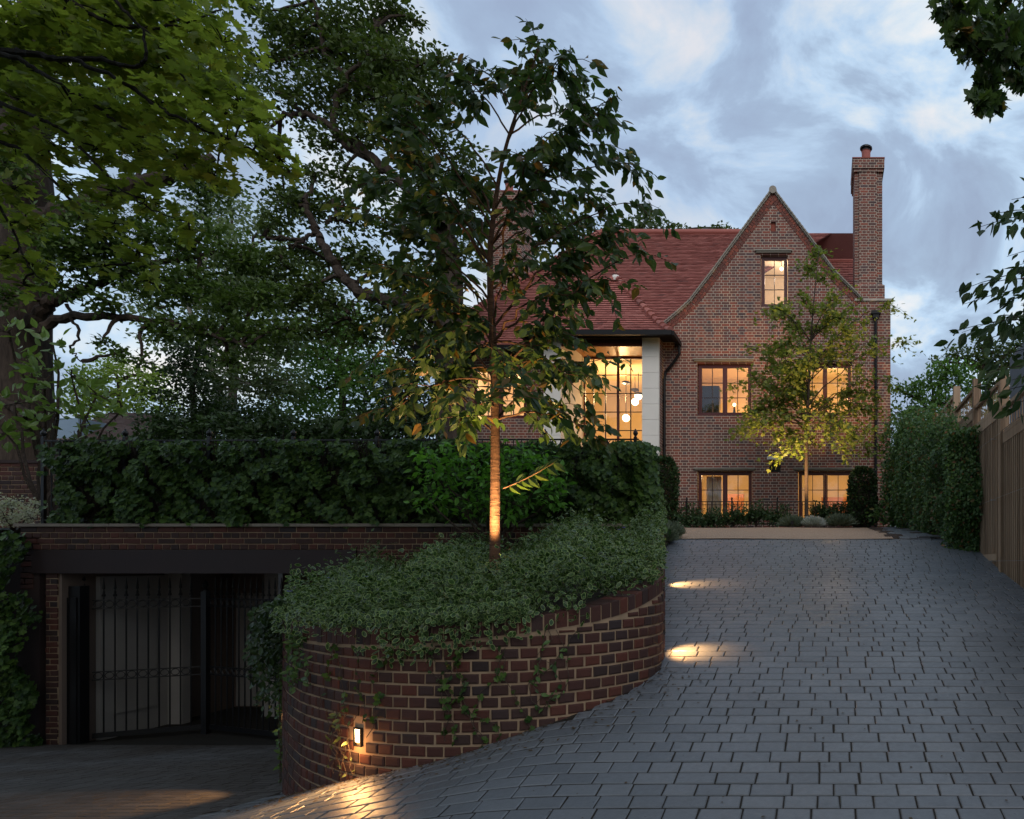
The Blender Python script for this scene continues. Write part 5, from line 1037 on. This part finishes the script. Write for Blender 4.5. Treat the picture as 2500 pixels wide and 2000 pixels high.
m_.build('wire',simple('steel_wire',(.4,.4,.4),.35,metal=.8),fn)
# neighbours
nh=thing('grey_outbuilding','grey rendered building with a pale window glimpsed behind the right-hand fence','building',(6,13.5,.5))
M().box(4.4,8.5,13.0,17,.2,4.9).build('wall',simple('grey_render',(.16,.18,.21),.8,.1,2),nh); M().box(4.5,5.1,12.93,12.99,3.2,4.5).box(5.3,5.9,12.93,12.99,3.2,4.5).build('window',simple('pale_window',(.5,.55,.6),.3),nh)
m_=M(); tiles(m_,(4.1,12.7,4.85),(8.9,12.7,4.85),(4.1,15,6.0),(8.9,15,6.0)); m_.build('roof',MTile,nh)
nl_=thing('tiled_outbuilding','low neighbouring building with a worn tiled roof and pale blue wall behind the magnolia shrub','building',(-24,24,.5))
a=W(95,880,23); b=W(165,935,23)
M().box(a[0],b[0],23,26,.3,a[2]).build('wall',simple('blue_grey_wall',(.20,.28,.36),.7,.1,3),nl_)
m_=M(); e0=W(150,935,22.6);e1=W(305,945,22.6); tiles(m_,(e0[0]-1.2,22.6,e0[2]),(e1[0],22.6,e0[2]),(e0[0]-1.2,25,e0[2]+1.5),(e1[0]-1.6,25,e0[2]+1.5)); m_.build('roof',simple('brown_tiles',(.13,.09,.08),.85,.4,6,.5),nl_)
M().box(e0[0]-1,e1[0]-.3,23,26,.3,e0[2]-.05).build('side_wall',MB,nl_)
gw=thing('boundary_wall','old dark brick boundary wall at the left edge below the oak trunk','wall',(W(30,1040,12)[0],12,.4))
xa_=W(-200,1000,12)[0]; xb_=W(84,1000,12)[0]; zt_=(CY-975)/F*12
mb=M(); bricks(mb,courses(xa_,xb_,.2,zt_,vbase=.2),lambda U,V,Wd:(U,12-Wd,V)); mb.build('brickwork',MB,gw); M().box(xa_,xb_,12,12.22,.1,zt_-.002).build('mortar_bed',MMo,gw); M().box(xa_-.02,xb_+.03,11.97,12.25,zt_,zt_+.05).build('coping',MB,gw)

# ------------------------------------------------------------------ uplights
for lb,p,to,e,an in (('small spike uplight hidden in the periwinkle at the foot of the cherry trunk',W(1028,1196,6.25),W(1046,700,6.65),430,88),('small uplight in the bed left of the young oak trunk',np.array([hx(1668,16.1),16.1,.95]),W(1700,790,17.4),850,88)):
    t=thing('spike_light',lb,'garden light',p); m_=M().lathe(p,[(.012,-.18),(.012,-.07),(.032,-.06),(.036,.01),(.030,.012)],12); m_.build('housing',MIron,t); M().lathe(p+[0,0,.004],[(.0,0),(.029,0)],12).build('lens',MLens,t)
    spot('uplight',p+[0,0,.03],to,e,an,(1,.60,.25),.8,.03)
# ------------------------------------------------------------------ light, sky, camera
el,az=math.radians(24),math.radians(200)
nt=sc.world.node_tree; nt.nodes.clear()
sky=N(nt,'ShaderNodeTexSky',sky_type='NISHITA'); sky.sun_disc=False; sky.sun_elevation=math.radians(6); sky.sun_rotation=az; sky.altitude=50; sky.air_density=1.2; sky.dust_density=1.
tc=N(nt,'ShaderNodeTexCoord').outputs['Generated']; mp=N(nt,'ShaderNodeMapping'); mp.inputs['Scale'].default_value=(1,1,1.5); mp.inputs['Location'].default_value=(.35,.0,.12); nt.links.new(tc,mp.inputs[0])
n1=noise(nt,5.0,9,mp.outputs[0],.57,dist=.45); 
mp2=N(nt,'ShaderNodeMapping'); mp2.inputs['Scale'].default_value=(1,1,1.4); mp2.inputs['Location'].default_value=(2.3,.4,1.1); nt.links.new(tc,mp2.inputs[0]); n2=noise(nt,2.1,3,mp2.outputs[0],.5)
K=10.
cl=ramp(nt,n1,[(.34,(.25,.31,.415)),(.44,(.30,.39,.51)),(.50,(.41,.54,.68)),(.56,(.56,.63,.68)),(.64,(.72,.70,.68))])
cl=mix(nt,mth(nt,'MULTIPLY',ramp(nt,n2,[(.40,(1,1,1)),(.6,(0,0,0))]),.55),cl,(.27,.345,.49))
cl=mix(nt,1.,cl,(K*1.25,K*1.25,K*1.27),'MULTIPLY')
skyc=mix(nt,.10,cl,sky.outputs[0])
bg=N(nt,'ShaderNodeBackground'); nt.links.new(skyc,bg.inputs[0]); bg.inputs[1].default_value=.1
wo=N(nt,'ShaderNodeOutputWorld'); nt.links.new(bg.outputs[0],wo.inputs[0])
sl=bpy.data.lights.new('sun','SUN'); sl.energy=.9; sl.angle=math.radians(35); sl.color=(1,.90,.84); so_=bpy.data.objects.new('sun',sl); COL.objects.link(so_)
dirv=Vector((.35,-1,.75)); so_.rotation_euler=dirv.to_track_quat('Z','Y').to_euler(); so_.location=(0,0,30)
sky.sun_rotation=math.atan2(dirv.x,dirv.y); sky.sun_elevation=math.radians(12)
cd=bpy.data.cameras.new('camera'); cam=bpy.data.objects.new('camera',cd); COL.objects.link(cam); cam.rotation_euler=(math.pi/2,0,0)
cd.sensor_width=36; cd.sensor_fit='HORIZONTAL'; cd.lens=F/2156*36; cd.shift_x=-(CX-1078)/2156; cd.shift_y=(CY-862)/2156; cd.clip_start=.05; cd.clip_end=2000
sc.camera=cam
vs=sc.view_settings; vs.view_transform='Standard'; vs.look='None'; vs.gamma=1; vs.exposure=0.18
cy=sc.cycles; cy.use_denoising=True; cy.max_bounces=8; cy.diffuse_bounces=3; cy.glossy_bounces=3; cy.transmission_bounces=4; cy.transparent_max_bounces=12; cy.sample_clamp_indirect=3; cy.caustics_reflective=False; cy.caustics_refractive=False
try: cy.denoiser='OPENIMAGEDENOISE'
except Exception: pass
for o in bpy.data.objects:
    if '_o' in o: del o['_o']
